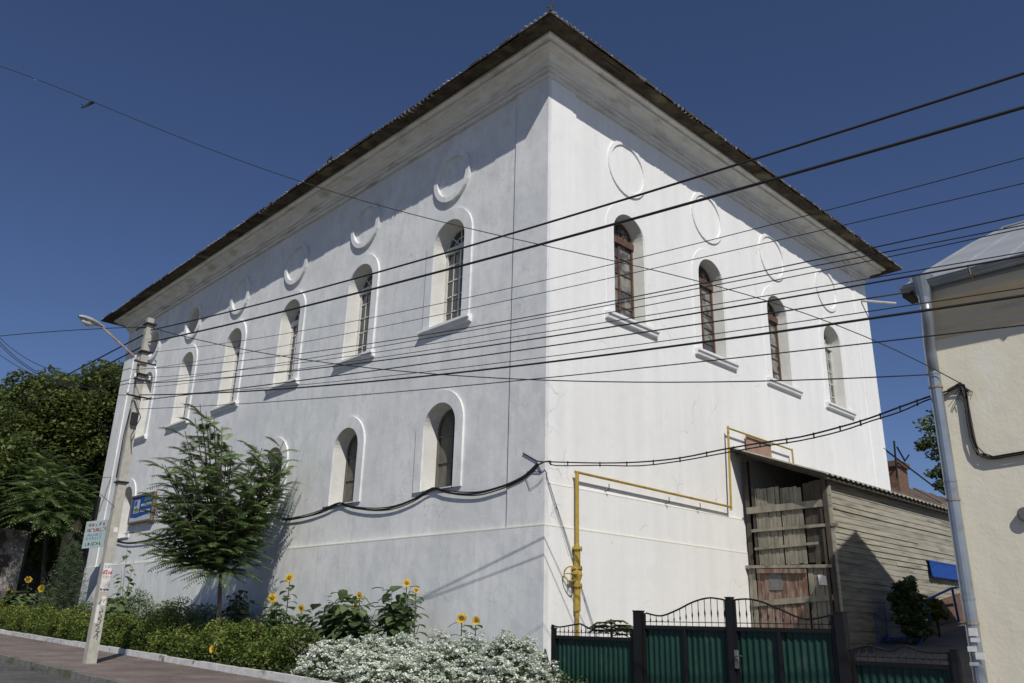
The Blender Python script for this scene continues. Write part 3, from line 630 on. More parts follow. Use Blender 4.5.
gr = MB(); planks(gr, 9.0, 9.53, 1.0, 2.93, SX - .01, .13, .03); gr.build_each('grey_board', M['wood'], shed); gr = MB(); planks(gr, 10.87, 11.08, 1.0, 2.93, SX - .01, .1, .02); gr.build_each('grey_board', M['wood'], shed)
bm_ = MB()
for (pa, pb, h, t) in (((747, 511), (823, 503), .16, .05), ((752, 531), (838, 524), .07, .06), ((755, 549), (818, 543), .06, .04), ((746, 567), (833, 566), .07, .10), ((752, 604), (836, 597), .13, .04)):
    A = pt(*pa, 'x', SX - .05); D_ = pt(*pb, 'x', SX - .05); bm_.bar(A, D_, t, h)
bm_.build_each('cross_beam', M['wood'], shed)
MB().bar(pt(757, 571, 'x', SX - .09), pt(806, 571, 'x', SX - .09), .05, .10).build('door_head', M['redboards'], shed)
cp = MB(); cp.bar((SX - .04, 8.86, 1.0), (SX - .04, 8.90, 4.92), .10, .10); cp.bar((SX - .06, 8.99, 1.0), (SX - .02, 9.02, 4.6), .07, .05); cp.bar((SX + .1, 11.0, 2.9), (SX + .1, 11.0, 5.6), .12, .12)
cp.build_each('corner_post', M['darkwood'], shed); MB().bar((SX - .05, 8.80, 1.1), (SX - .03, 8.82, 4.75), .13, .03).build('corner_board', M['clap'], shed)
dr = MB(); x = 18.25; NS = 220
prev = None
for i in range(NS * 4 // 4 + 1):
    xx = 18.25 + 15 * i / NS; dz = .028 * math.sin(xx * 2 * math.pi / .27)
    cur = ((xx, 11.16, 5.93 + dz), (xx, 8.62, 4.97 + dz), (xx, 11.16, 5.915 + dz), (xx, 8.62, 4.955 + dz))
    if prev: dr.quad(prev[0], cur[0], cur[1], prev[1]); dr.quad(prev[2], cur[2], cur[3], prev[3]); dr.quad(prev[1], cur[1], cur[3], prev[3])
    prev = cur
dr.build('roof', M['fibro'], shed, recalc=False)
rb = MB(); rb.bar((18.3, 11.1, 5.86), (18.3, 8.65, 4.91), .04, .06); rb.bar((18.6, 11.1, 5.81), (18.6, 8.7, 4.88), .08, .09)
for x in (19.6, 20.8, 22, 23.2, 24.4, 25.6, 26.8, 28): rb.bar((x, 11, 5.78), (x, 8.66, 4.88), .06, .08)
rb.bar((18.3, 8.70, 4.885), (33, 8.70, 4.885), .05, .06); rb.build_each('rafter', M['darkwood'], shed)
q = pt(776, 581, 'x', SX - .03); MB().box(SX - .045, q.y - .17, q.z - .21, SX - .025, q.y + .17, q.z + .21).build('tin_plate', M['metalplate'], shed)
q = pt(823, 580, 'x', SX - .03); MB().hexa([(SX - .04, q.y - .1, q.z - .12), (SX - .04, q.y + .1, q.z - .1), (SX - .03, q.y + .1, q.z - .1), (SX - .03, q.y - .1, q.z - .12), (SX - .05, q.y - .09, q.z + .09), (SX - .05, q.y + .1, q.z + .12), (SX - .04, q.y + .1, q.z + .12), (SX - .04, q.y - .09, q.z + .09)]).build('paper_notice', M['paper'], shed)
MB().box(19.07, B - .06, 5.9, 20.3, B - .02, 6.36).build('wall_hatch', M['hatch'], shed)
q = pt(812, 604, 'x', SX - .06); MB().tube([(SX - .05, q.y, q.z), (SX - .1, q.y, q.z), (SX - .1, q.y, q.z - .13)], .015, 6).build('door_handle', M['iron'], shed)
# blue awning, stair, rails in the yard
aw = thing('awning', 'small bright blue fringed awning on the plank shed wall', 'awning', (25.6, SY - .2, 3.2))
A = pt(927, 561, 'y', SY - .05); x2 = A.x + 3.2; am = MB(); n = 26
for i in range(n):
    xa = A.x + (x2 - A.x) * i / n; xb = A.x + (x2 - A.x) * (i + 1) / n; dz = .02 * (i % 2)
    am.hexa([(xa, SY - .15, 3.0 - dz), (xb, SY - .15, 3.0 - dz), (xb, SY - .13, 3.0 - dz), (xa, SY - .13, 3.0 - dz), (xa, SY - .12, 3.38), (xb, SY - .12, 3.38), (xb, SY - .10, 3.38), (xa, SY - .10, 3.38)])
am.hexa([(A.x, SY - .13, 3.375), (x2, SY - .13, 3.375), (x2, SY - .03, 3.42), (A.x, SY - .03, 3.42), (A.x, SY - .13, 3.40), (x2, SY - .13, 3.40), (x2, SY - .03, 3.445), (A.x, SY - .03, 3.445)])
am.build('canopy', M['blue'], aw); MB().tube([(A.x + .1, SY - .03, 3.1), (A.x + .1, SY - .2, 3.33)], .01, 5).tube([(x2 - .1, SY - .03, 3.1), (x2 - .1, SY - .2, 3.33)], .01, 5).build_each('stay', M['blue'], aw)
st = thing('steps', 'blue painted iron steps with thin handrail in the shade beside the shed', 'steps', (20.8, 8.2, 1.1))
s_ = MB()
for i in range(2): s_.box(20.3 + i * .26, 7.95, 1.22 + i * .15, 20.58 + i * .26, 8.75, 1.26 + i * .15)
s_.build_each('tread', M['blue'], st)
s_ = MB(); s_.bar((20.25, 7.93, 1.12), (20.9, 7.93, 1.47), .03, .06); s_.bar((20.25, 8.77, 1.12), (20.9, 8.77, 1.47), .03, .06); s_.build_each('stringer', M['blue'], st)
s_ = MB(); s_.tube([(20.3, 8.77, 1.1), (20.3, 8.77, 1.9), (20.9, 8.77, 2.2), (20.9, 8.77, 1.5)], .008, 6); s_.tube([(19.3, 8.3, 1.0), (19.3, 8.3, 1.95), (20.3, 8.77, 1.9)], .008, 6); s_.build_each('handrail', M['blue'], st)
rl = thing('railing', 'blue tubular railing in front of reddish panel beyond the yard bush', 'railing', (25.5, 8.0, 1.9))
def Y8(px, py): return pt(px, py, 'y', 7.9)
s_ = MB(); s_.tube([Y8(922, 602), Y8(952, 588), Y8(964, 587)], .028, 6); s_.tube([Y8(952, 588), Y8(959, 622)], .03, 6); s_.tube([Y8(926, 600), Y8(930, 625)], .02, 6); s_.build_each('rail', M['blue'], rl)
s_ = MB(); s_.quad(*[pt(a, b, 'y', 8.3) for a, b in ((928, 604), (962, 592), (966, 622), (930, 624))]); a_ = [pt(a, b, 'y', 8.34) for a, b in ((928, 604), (962, 592), (966, 622), (930, 624))]; s_.quad(*a_); s_.build('infill_panel', M['brick'], rl)

# ------------------------------------------------------------------ house beyond the shed
nh = thing('brown_roofed_house', 'low house with rusty brown roof and yellow fascia behind the shed', 'house', (33, 12, 2))
hx0, hx1 = 28.6, 42; ze = pt(893, 512, 'y', 9.7).z; zr_ = pt(890, 483, 'y', 12.5).z
MB().box(hx0, 9.9, 1.5, hx1, 15, ze - .05).build('wall', M['oldwall'], nh)
r_ = MB()
for i in range(40):
    xa = hx0 - .3 + (hx1 - hx0 + .4) * i / 40; xb = xa + (hx1 - hx0 + .4) / 40; j = random.uniform(-.03, .05)
    r_.hexa([(xa, 9.5, ze + j), (xb, 9.5, ze + j), (xb, 12.5, zr_ + j), (xa, 12.5, zr_ + j), (xa, 9.5, ze + .07 + j), (xb, 9.5, ze + .07 + j), (xb, 12.5, zr_ + .07 + j), (xa, 12.5, zr_ + .07 + j)])
ro = r_.build('roof', M['brownroof'], nh); MB().box(hx0 - .2, 9.6, ze - .22, hx1, 9.68, ze - .04).build('fascia', M['yellow'], nh)
cw = pt(893, 465, 'y', 11.6); ch = MB(); ch.box(cw.x - .42, 11.3, ze + .3, cw.x + .42, 11.95, cw.z - .12); ch.box(cw.x - .5, 11.22, cw.z - .13, cw.x + .5, 12.03, cw.z + .06); ch.build('chimney', M['brick'], ro)
ant = thing('antenna', 'thin bent television antenna mast beside the brick chimney', 'antenna', (cw.x, 11.2, cw.z))
a0 = pt(895, 461, 'y', 11.15); a1_ = pt(894, 441, 'y', 11.15); MB().tube([a0 - Vector((0, 0, .6)), a1_], .035, 6).build('mast', M['iron'], ant)
b0 = pt(883, 448, 'y', 11.15); b1 = pt(945, 495, 'y', 11.15); s_ = MB(); s_.tube([b0, b1], .03, 5); s_.tube([pt(897, 447, 'y', 11.15), pt(905, 461, 'y', 11.15), pt(909, 455, 'y', 11.15)], .03, 5); s_.build_each('guy_rod', M['iron'], ant)

# ------------------------------------------------------------------ cream building on the right
CX = 11.5; CY = 3.80
cr = thing('cream_building', 'cream plastered house with grey metal roof and stained cornice at the right edge', 'building', (17, -4, .3))
w_ = MB(); yb = -16; rx = 17.1; x9 = 22.6
w_.quad((CX, CY, -.3), (CX, yb, -.3), (CX, yb, 5.9), (CX, CY, 5.9)); w_.quad((x9, CY, -.3), (x9, yb, -.3), (x9, yb, 5.9), (x9, CY, 5.9))
for yy in (CY, yb): w_.quad((CX, yy, -.3), (x9, yy, -.3), (x9, yy, 5.95), (rx, yy, 9.08), (CX, yy, 5.95))
w_.build('wall', M['cream'], cr, recalc=False)
c_ = MB(); prof = [(0, 5.30), (.04, 5.32), (.04, 5.42), (.07, 5.44)] + [(.07 + .18 * (1 - math.cos(R(t))), 5.44 + .3 * math.sin(R(t))) for t in (18, 36, 54, 72, 90)] + [(.28, 5.78), (.28, 5.92)]
n = len(c_.v); 
for o, z in prof: c_.v += [(CX + .8, CY - .06, z), (CX - o, CY - .06, z), (CX - o, yb, z)]
for i in range(len(prof) - 1):
    for k in range(2): a = n + 3 * i + k; c_.f.append((a, a + 1, a + 4, a + 3))
c_.build('cornice', M['creamtrim'], cr, recalc=False)
r_ = MB(); npan = 30; y_ = CY + .12; ys_ = [y_ - (y_ - yb) * i / npan for i in range(npan + 1)]
xs_ = [(11.17, 6.0), (12.6, 6.80), (14.8, 7.98), (rx, 9.14)]
for (xa, za), (xb, zb) in zip(xs_, xs_[1:]): r_.hexa([(xa, yb, za), (xb, yb, zb), (xb, y_, zb), (xa, y_, za), (xa, yb, za + .03), (xb, yb, zb + .03), (xb, y_, zb + .03), (xa, y_, za + .03)])
r_.hexa([(rx, yb, 9.14), (x9 + .4, yb, 5.9), (x9 + .4, y_, 5.9), (rx, y_, 9.14), (rx, yb, 9.17), (x9 + .4, yb, 5.93), (x9 + .4, y_, 5.93), (rx, y_, 9.17)])
for i in range(0, npan + 1):                                       # standing seams
    yy = y_ - .01 - i * .62
    if yy < yb: break
    for (xa, za), (xb, zb) in zip(xs_, xs_[1:]): r_.bar((xa, yy, za + .04), (xb, yy, zb + .04), .02, .03)
r_.bar((rx, y_, 9.17), (rx, yb, 9.17), .14, .03)
ro = r_.build('roof', M['zincroof'], cr, recalc=False)
gt = MB(); gx = 11.13; gz = 6.02                                   # half-round eaves gutter
for i in range(9):
    a = math.pi + math.pi * i / 8; b = math.pi + math.pi * (i + 1) / 8
    if i < 8: gt.quad((gx + .085 * math.cos(a), CY + .1, gz + .085 * math.sin(a)), (gx + .085 * math.cos(b), CY + .1, gz + .085 * math.sin(b)), (gx + .085 * math.cos(b), yb, gz + .085 * math.sin(b)), (gx + .085 * math.cos(a), yb, gz + .085 * math.sin(a)))
gt.tube([(gx - .085, CY + .04, gz), (gx - .085, yb, gz)], .014, 6); gt.box(gx + .06, yb, 5.9, gx + .5, CY + .05, 5.95)
gt.build('gutter', M['zinc'], cr, recalc=False)
bk = MB()
for yy in (3.0, 2.1, 1.2, .3): bk.tube([(gx - .095, yy, gz + .02), (gx - .07, yy, gz - .08), (gx, yy, gz - .1), (gx + .1, yy, gz - .04)], .014, 5)
bk.build_each('gutter_bracket', M['rust'], cr)
MB().box(11.12, CY - .02, 5.88, 11.45, CY + .1, 5.96).build('eave_end', M['darkwood'], cr)
dp = thing('downpipe', 'tall galvanised downpipe with funnel head running down the cream house corner', 'downpipe', (11.45, 3.75, .2))
s_ = MB(); py_ = 3.74; s_.tube([(gx - .0, py_ - .12, 6.10), (gx, py_ - .12, 6.08), (gx, py_ - .12, 5.80), (gx, py_ - .12, 5.72)], [.15, .145, .08, .075], 14); s_.build('funnel', M['zinc'], dp)
s_ = MB(); s_.tube([(gx, py_ - .12, 5.75), (gx, py_ - .12, 5.58), (gx + .08, py_ - .08, 5.40), (11.34, py_ - .02, 5.20), (11.40, py_, 5.06), (11.40, py_, 4.7)], .075, 14); s_.build('elbow', M['zinc'], dp, smooth=True)
s_ = MB(); z = 4.82
while z > .3: s_.tube([(11.40, py_, z), (11.40, py_, z - 1.45), (11.40, py_, z - 1.5)], [.078, .078, .074], 14, False); s_.tube([(11.40, py_, z + .0), (11.40, py_, z - .03)], .083, 14); z -= 1.45
s_.build('pipe', M['zinc'], dp)
s_ = MB()
for i, (a, b) in enumerate(((973, 632), (975, 640), (972, 649), (980, 656), (974, 664))):
    q = pt(a, b, 'x', 11.31); h = (.045, .025, .03, .04, .02)[i]; s_.hexa([(11.315, q.y - .05, q.z - h), (11.305, q.y + .05, q.z - h), (11.311, q.y + .05, q.z - h), (11.321, q.y - .05, q.z - h), (11.31, q.y - .05, q.z + h), (11.30, q.y + .045, q.z + h), (11.306, q.y + .045, q.z + h), (11.316, q.y - .05, q.z + h)])
s_.build_each('torn_notice', M['paper'], dp)
cc = MB()
W = [pt(a, b, 'x', CX - .03) for a, b in ((948, 391), (955, 387), (963, 386), (965, 392), (967, 405), (969, 420), (972, 437), (976, 448), (983, 455), (992, 458), (1010, 455), (1040, 450), (1080, 440))]
cc.tube(smoothc([Vector((v.x, v.y, v.z)) for v in W], 3), .022, 7); W2 = [v + Vector((-.03, .012, -.02 + .01 * random.random())) for v in W]; cc.tube(W2, .012, 6); cc.tube([v + Vector((-.02, -.025, .012)) for v in W], .009, 5)
for i in range(14): v = W[3] + Vector((-.02, random.uniform(-.1, .1), random.uniform(-.1, .04))); cc.tube([W[2], v, v + Vector((-.02, random.uniform(-.05, .05), -.05))], .005, 4)
tag(cc.build('wall_cable_bundle', M['cable']), 'frayed black cable bundle bent down and along the cream wall', 'cable')
q = pt(1022, 515, 'x', CX - .04); tag(MB().tube([(CX, q.y - .04, q.z), (CX - .07, q.y - .04, q.z)], .09, 14).tube([(CX - .07, q.y - .04, q.z), (CX - .075, q.y - .04, q.z)], .07, 14).build('junction_box', M['metalplate']), 'small round grey box on the cream wall at the far right', 'junction box')

# ------------------------------------------------------------------ utility pole
PX, PY = 6.85, 20.8; PZ = g(PY)
pole = thing('utility_pole', 'tapered concrete utility pole on the pavement carrying many cables', 'pole', (PX, PY, PZ))
m_ = MB(); a, b = .115, .075; zt = 8.72
m_.hexa([(PX - a, PY - a, PZ - .1), (PX + a, PY - a, PZ - .1), (PX + a, PY + a, PZ - .1), (PX - a, PY + a, PZ - .1), (PX - b - .02, PY - b, zt), (PX + b - .02, PY - b, zt), (PX + b - .02, PY + b, zt), (PX - b - .02, PY + b, zt)])
m_.build('shaft', M['concrete'], pole)
ARMS = [8.3, 8.02, 7.55, 7.3, 7.02, 6.85, 6.6]
ar = MB(); ins = MB()
for z, wd_ in ((7.5, .27), (7.05, .2), (6.62, .3)):
    ar.box(PX - wd_, PY - .14, z - .018, PX + wd_, PY - .11, z + .018)
    for sx_ in (-wd_ + .02, wd_ - .02):
        ins.tube([(PX + sx_, PY - .12, z + .02), (PX + sx_, PY - .12, z + .07), (PX + sx_, PY - .12, z + .09), (PX + sx_, PY - .12, z + .14)], [.015, .035, .022, .028], 8)
for z in (8.55, 7.8, 7.2, 4.5): ar.box(PX - .14, PY - .14, z - .02, PX + .12, PY + .13, z + .02)
ar.tube([(PX - .14, PY - .1, 8.42), (PX - .3, PY - .15, 8.36), (PX - .35, PY - .1, 8.28)], .025, 6); ar.tube([(PX - .13, PY - .05, 6.3), (PX - .17, PY - .05, 5.6), (PX - .15, PY, 4.6)], .014, 5)
ar.build_each('crossarm', M['iron'], pole); ins.build_each('insulator', M['porcelain'], pole, smooth=True)
pb = MB(); pb.box(PX - .11, PY - .19, 5.9, PX + .05, PY - .13, 6.2); pb.tube([(PX - .1, PY - .15, 6.5), (PX + .1, PY - .2, 6.1), (PX - .05, PY - .2, 5.6), (PX + .02, PY - .18, 5.3)], .012, 5); pb.build('splice_box', M['cable'], pole)
lp = thing('street_lamp', 'grey cobra head street lamp on a rusty arm over the road', 'street lamp', (PX, PY, 7.5))
e = pt(102, 327, 'x', 5.75); s_ = MB(); s_.tube([(PX - .12, PY - .03, 6.95), (PX - .13, PY - .03, 7.5), (PX - .18, PY - .01, 7.6), e], .028, 8); s_.build('arm', M['rust'], lp, smooth=True)
hd = MB(); d = (pt(79, 317, 'x', 5.15) - e).normalized(); sdv = d.cross(Vector((0, 0, 1))).normalized(); uv = sdv.cross(d)
prof = [(-.05, .035, .035), (.05, .045, .045), (.16, .09, .07), (.32, .125, .085), (.5, .12, .075), (.6, .075, .05), (.65, .02, .02)]; n0 = len(hd.v)
for t, wv, hv in prof:
    for k in range(12): an = 2 * math.pi * k / 12; q = e + d * t + sdv * wv * math.cos(an) + uv * (hv * math.sin(an) * (1 if math.sin(an) > 0 else .6) + .02); hd.v.append(tuple(q))
for i in range(len(prof) - 1):
    for k in range(12): a = n0 + 12 * i + k; b = n0 + 12 * i + (k + 1) % 12; hd.f.append((a, b, b + 12, a + 12))
hd.build('lamp_head', M['lampgrey'], lp, smooth=True)
gl = MB(); gl.tube([e + d * .22 - uv * .035, e + d * .38 - uv * .055, e + d * .54 - uv * .04], [.05, .085, .04], 10); gl.build('lens', M['lampglass'], lp, smooth=True)
# notice and graffiti on the pole, made of small strokes (the words cannot be read in the photo)
nf = PY - .15
def pole_w(z): return .115 - .04 * (z - PZ) / 8.3
def scribble(mb, fx, u0, u1, v0, v1, rows, t, seed, fill=.72, off=.0):
    """rows of letter-like strokes in a plane given by fx(u,v,o)"""
    rr = random.Random(seed); rh = (v1 - v0) / rows
    for r in range(rows):
        u = u0 + rr.uniform(0, .08) * (u1 - u0); vb = v1 - rh * (r + 1) + rh * .2; h = rh * .6
        while u < u1 - rr.uniform(0, .1) * (u1 - u0):
            lw = h * rr.uniform(.4, .6)
            for s in range(3):
                k = rr.choice('lrtmbd')
                p = {'l': (0, 0, 0, 1), 'r': (1, 0, 1, 1), 't': (0, 1, 1, 1), 'm': (0, .5, 1, .5), 'b': (0, 0, 1, 0), 'd': (0, 0, 1, 1)}[k]
                a_ = (u + p[0] * lw, vb + p[1] * h); b_ = (u + p[2] * lw, vb + p[3] * h)
                dx, dz = b_[0] - a_[0], b_[1] - a_[1]; L_ = math.hypot(dx, dz); nx_, nz_ = -dz / L_ * t / 2, dx / L_ * t / 2; o = off + .0006 * s
                mb.quad(fx(a_[0] - nx_, a_[1] - nz_, o), fx(b_[0] - nx_, b_[1] - nz_, o), fx(b_[0] + nx_, b_[1] + nz_, o), fx(a_[0] + nx_, a_[1] + nz_, o))
            u += lw * 1.35
            if rr.random() < .12: u += lw
def polef(u, z, o): return Vector((PX + u - .02 * (z - PZ) / 8.3, PY - pole_w(z) - .004 - o, z))
zn0 = 1.98; zn1 = 2.62
no = MB(); no.quad(polef(-.095, zn0, .002), polef(.095, zn0 + .01, .002), polef(.092, zn1, .002), polef(-.092, zn1, .002)); nt_ = no.build('notice', M['paper'], pole)
ik = MB(); scribble(ik, polef, -.085, .085, 2.36, 2.48, 1, .022, 3, off=.004); scribble(ik, polef, -.08, .08, 2.28, 2.35, 1, .006, 5, off=.004); ik.build('red_print', M['inkred'], nt_, recalc=False)
ik = MB(); scribble(ik, polef, -.09, .09, 1.995, 2.06, 1, .016, 9, off=.004); scribble(ik, polef, -.06, .06, 2.5, 2.58, 1, .006, 4, off=.004); ik.build('black_print', M['inkdark'], nt_, recalc=False)
gf = MB(); rr = random.Random(5); z = 1.75
gpts = [(.02, 1.62), (.06, 1.56), (-.02, 1.54), (.05, 1.44), (-.03, 1.40), (.05, 1.36), (.03, 1.28), (-.04, 1.26), (.04, 1.22), (-.03, 1.13), (.06, 1.12), (.0, 1.06), (.05, 1.02)]
gf.tube([polef(u, z, .001) for u, z in gpts], .008, 4); gf.tube([polef(u, z, .001) for u, z in ((-.06, 1.7), (.0, 1.82), (.03, 1.76), (.07, 1.83))], .007, 4); gf.tube([polef(u, z, .001) for u, z in ((-.04, .98), (.02, 1.1), (.03, .95))], .008, 4)
gf.build('graffiti', M['inkdark'], pole)
ms = MB()
for (u, z, w2, h2) in ((-.02, 3.45, .09, .05), (.03, 3.38, .05, .06), (-.05, .95, .06, .05), (.03, 1.78, .05, .1), (-.06, 1.5, .03, .2), (.0, .85, .1, .02)): ms.quad(polef(u - w2, z - h2, .0), polef(u + w2, z - h2, .0), polef(u + w2 * .9, z + h2, .0), polef(u - w2, z + h2, .0)) if abs(u) + w2 < .10 else None
ms.build_each('paper_scrap', M['paper'], pole)

# ------------------------------------------------------------------ overhead cables
def wire(name, label, A, Epx, xe, pix, r, ext=1.35, cat='cable', material=None, group=None, ext2=0.):
    """real sagging cable from A to the point at distance plane x=xe seen at Epx; pix = other sightings used to get the sag"""
    A = Vector(A); E_ = pt(*Epx, 'x', xe); dxy = Vector((E_.x - A.x, E_.y - A.y)); L_ = dxy.length; ux = dxy / L_
    nrm = Vector((-ux.y, ux.x)); ts = [0, 1]; zs = [A.z, E_.z]
    for (a, b) in pix:
        d = RT * ((a - 512) / FPX) - UP * ((b - 341.5) / FPX) + FW
        k = (nrm.x * A.x + nrm.y * A.y) / (nrm.x * d.x + nrm.y * d.y); q = d * k
        ts.append(((q.x - A.x) * ux.x + (q.y - A.y) * ux.y) / L_); zs.append(q.z + EYE)
    wgt = np.array([20, 4] + [1] * len(pix)); deg = 2 if pix else 1
    cf = np.polyfit(ts, zs, deg, w=wgt); n = 28; P_ = []
    for i in range(n + 1):
        t = -ext2 + (ext + ext2) * i / n; P_.append((A.x + dxy.x * t, A.y + dxy.y * t, float(np.polyval(cf, t))))
    mb = MB(); mb.tube(P_, r, 5); o = mb.build(name, material or M['cable'], smooth=True); tag(o, label, cat, group); return P_
XE = 8.2; G = 'cables from the pole across to the right'
wire('power_cable', 'thick black cable, uppermost of the pair crossing the whole white building', (PX, PY - .12, 8.38), (1024, 73), XE, [(256, 301), (512, 237), (768, 158)], .0165, group=G)
wire('power_cable', 'thick black cable, lower of the heavy pair crossing the white building', (PX, PY - .12, 8.05), (1024, 107), XE, [(256, 314), (512, 256), (768, 184)], .020, group=G)
thin = [('thin wire ending highest at the right edge below the two heavy cables', 7.66, [(256, 339), (512, 287), (757, 228), (821, 213)], (1024, 158), .0055, 8.2),
        ('thin wire, second below the heavy pair over the sky at right', 7.44, [(256, 348), (512, 302), (768, 245)], (1024, 183), .0055, 8.2),
        ('dark wire passing just under the right eave tip of the white building', 7.25, [(256, 362), (512, 317), (768, 268)], (1024, 215), .0075, 8.2),
        ('upper of two close parallel wires meeting the grey roof top', 7.06, [(256, 366), (512, 324), (768, 276)], (1024, 225), .0065, 8.2),
        ('lower of two close parallel wires meeting the grey roof top', 7.02, [(256, 371), (512, 328), (768, 278.5)], (1024, 228.5), .006, 8.2),
        ('thin wire just above the gutter of the cream house', 6.93, [(256, 375), (512, 336), (768, 298)], (1024, 252), .006, 8.2),
        ('black cable running along the gutter of the cream house', 6.88, [(256, 377), (512, 340), (768, 300)], (1024, 256), .0105, 8.2),
        ('thin wire crossing the stained cream cornice', 6.72, [(256, 390), (512, 360), (768, 326)], (1024, 288), .006, 8.2),
        ('heavy black cable crossing low on the stained cream cornice', 6.66, [(256, 393), (512, 365), (768, 330)], (1024, 296), .015, 8.2),
        ('dark wire ending lowest on the shaded upper cream wall', 6.3, [(256, 400), (512, 384), (768, 357)], (1024, 325), .0075, 8.2)]
for i, (lb, z, pix, E_, r_, xe) in enumerate(thin):
    sx_ = (-.3, .3)[i % 2] if i < 8 else 0
    wire('overhead_wire', lb, (PX + sx_, PY - .15, z), E_, xe, pix, r_, group=G)
wire('overhead_wire', 'dark wire ending at the left gutter corner of the cream house', (PX + .1, PY - .15, 6.55), (910, 292), 11.0, [(256, 388), (512, 350), (768, 313)], .012, ext=1, group=G)
wire('twisted_cable', 'twisted service cable sagging nearly level to the downpipe of the cream house', (PX, PY - .1, 8.45), (938, 374), 11.4, [(256, 349), (512, 381), (768, 382)], .010, ext=1, group=G)
# left side, along the street
L1 = 'cables leaving the pole to the left'
wire('power_cable', 'thick black cable, upper of the pair running down left over the treetops', (PX, PY + .1, 8.36), (0, 410), 6.95, [], .020, ext=1.4, group=L1)
wire('power_cable', 'thick black cable, lower of the pair running down left over the treetops', (PX, PY + .1, 8.03), (0, 420), 6.95, [], .020, ext=1.4, group=L1)
def wire2(label, a, Epx, zt_, r, pix=(), name='overhead_wire', ext=1.3, group=L1):
    E_ = pt(*Epx, 'z', zt_)
    return wire(name, label, a, Epx, E_.x, list(pix), r, ext=ext, group=group)
wire2('thin cable leaving the pole top almost level to the left edge', (PX - .2, PY - .1, 8.42), (0, 336), 8.9, .011, [(60, 331)])
wire2('highest wire of the fan that rises from the crossarms to the upper left', (PX - .3, PY - .12, 7.3), (0, 338), 8.6, .009, [(60, 372)])
wire2('second wire of the fan rising from the crossarms to the upper left', (PX - .3, PY - .12, 7.0), (0, 342), 8.4, .010, [(60, 381)])
wire2('third wire of the fan rising from the crossarms to the upper left', (PX - .3, PY - .12, 6.9), (0, 345), 8.2, .010, [(60, 383)])
wire2('lowest wire of the fan, crossing the dark treetop at left', (PX - .3, PY - .12, 6.6), (0, 355), 7.9, .008, [(60, 385)])
wire2('thin wire low across the dark trees at far left', (PX - .1, PY - .1, 3.9), (0, 426), 5.8, .007, [(50, 455)])
# wire from the upper left to the cream wall, with a clamp
A = pt(443, 222, 'z', 10.4)
Lp = pt(0, 66, 'z', 10.6); Rp = pt(962, 384, 'x', CX - .02)
mb = MB(); dxy = Vector((Rp.x - Lp.x, Rp.y - Lp.y)); L_ = dxy.length; ux = dxy / L_; nr_ = Vector((-ux.y, ux.x)); ts = [0, 1]; zs = [Lp.z, Rp.z]
for (a, b) in ((93, 105), (256, 162), (443, 222), (512, 243), (768, 296), (860, 335), (928, 372)):
    d = RT * ((a - 512) / FPX) - UP * ((b - 341.5) / FPX) + FW; k = (nr_.x * Lp.x + nr_.y * Lp.y) / (nr_.x * d.x + nr_.y * d.y); q = d * k; ts.append(((q.x - Lp.x) * ux.x + (q.y - Lp.y) * ux.y) / L_); zs.append(q.z + EYE)
cf = np.polyfit(ts, zs, 4, w=[5, 5] + [1] * 7)
def sp(t): return Vector((Lp.x + dxy.x * t, Lp.y + dxy.y * t, float(np.polyval(cf, t)) if t >= 0 else Lp.z + (Lp.z - float(np.polyval(cf, .05))) * (-t / .05)))
mb.tube([sp(-.3), sp(-.15)] + [sp(i / 40) for i in range(41)], .007, 5); span = mb.build('span_wire', M['cable'], smooth=True); tag(span, 'single wire slanting down from the upper left sky to the cream wall', 'cable')
q = sp(ts[2]); mb = MB(); mb.tube([q, q + Vector((-.04, .06, -.02)), q + Vector((-.10, .1, -.1)), q + Vector((-.14, .14, -.12))], [.025, .03, .012, .01], 6); mb.tube([q + Vector((-.1, .1, -.1)), q + Vector((-.16, .1, -.06))], .008, 5); mb.build('clamp', M['cable'], span)
# bundled service cable: along the left facade, round the corner, across to the cream house
fx = X0 - .02
pp = [(117, 541), (128, 543), (147, 541), (160, 536), (178, 533), (210, 529), (240, 521), (268, 515), (285, 519), (308, 516), (325, 510), (340, 503), (352, 507), (375, 510), (395, 507), (415, 499), (433, 489), (445, 492), (462, 494), (480, 493), (498, 488), (512, 483), (526, 476), (538, 465)]
P_ = [pt(a, b, 'x', fx) for a, b in pp]
s1 = MB()
for k in range(3): s1.tube(smoothc([v + Vector((-.01 * k, 0, .026 * (k - 1) * (1 + .6 * math.sin(v.y * 2.1 + k * 2)))) for v in P_], 3), .014 + .006 * (k == 1), 5)
Cn = pt(544, 462, 'x', X0 - .1); tail = P_[-1]
s1.tube([tail, Cn, Cn + Vector((.05, -.12, .01))], .016, 5); s1.tube([tail - Vector((0, -.3, .1)), pt(541, 472, 'x', fx)], .01, 5); s1.tube([pt(523, 453, 'x', fx), pt(530, 457, 'x', fx), pt(537, 461, 'x', fx), Cn], .013, 5)
s1.tube([pt(526, 478, 'x', fx), pt(530, 489, 'x', fx), pt(538, 484, 'x', fx), pt(543, 478, 'x', fx)], .006, 4)
tag(s1.build('facade_cable_bundle', M['cable']), 'draped black cable bundle looping along the left facade below the lower windows', 'cable')
S = [Cn + Vector((.03, -.1, 0))]; E_ = pt(948, 391, 'x', 11.44)
px_ = [(556, 462), (600, 463), (640, 462), (680, 458), (720, 450), (760, 443), (800, 437), (840, 427), (870, 418), (900, 407), (925, 398)]
for a, b in px_:
    d = RT * ((a - 512) / FPX) - UP * ((b - 341.5) / FPX) + FW; k = (X0 - .07) / d.x; q = d * k; S.append(Vector((q.x, q.y, q.z + EYE)))
S.append(E_); S = [Vector(v) for v in S]
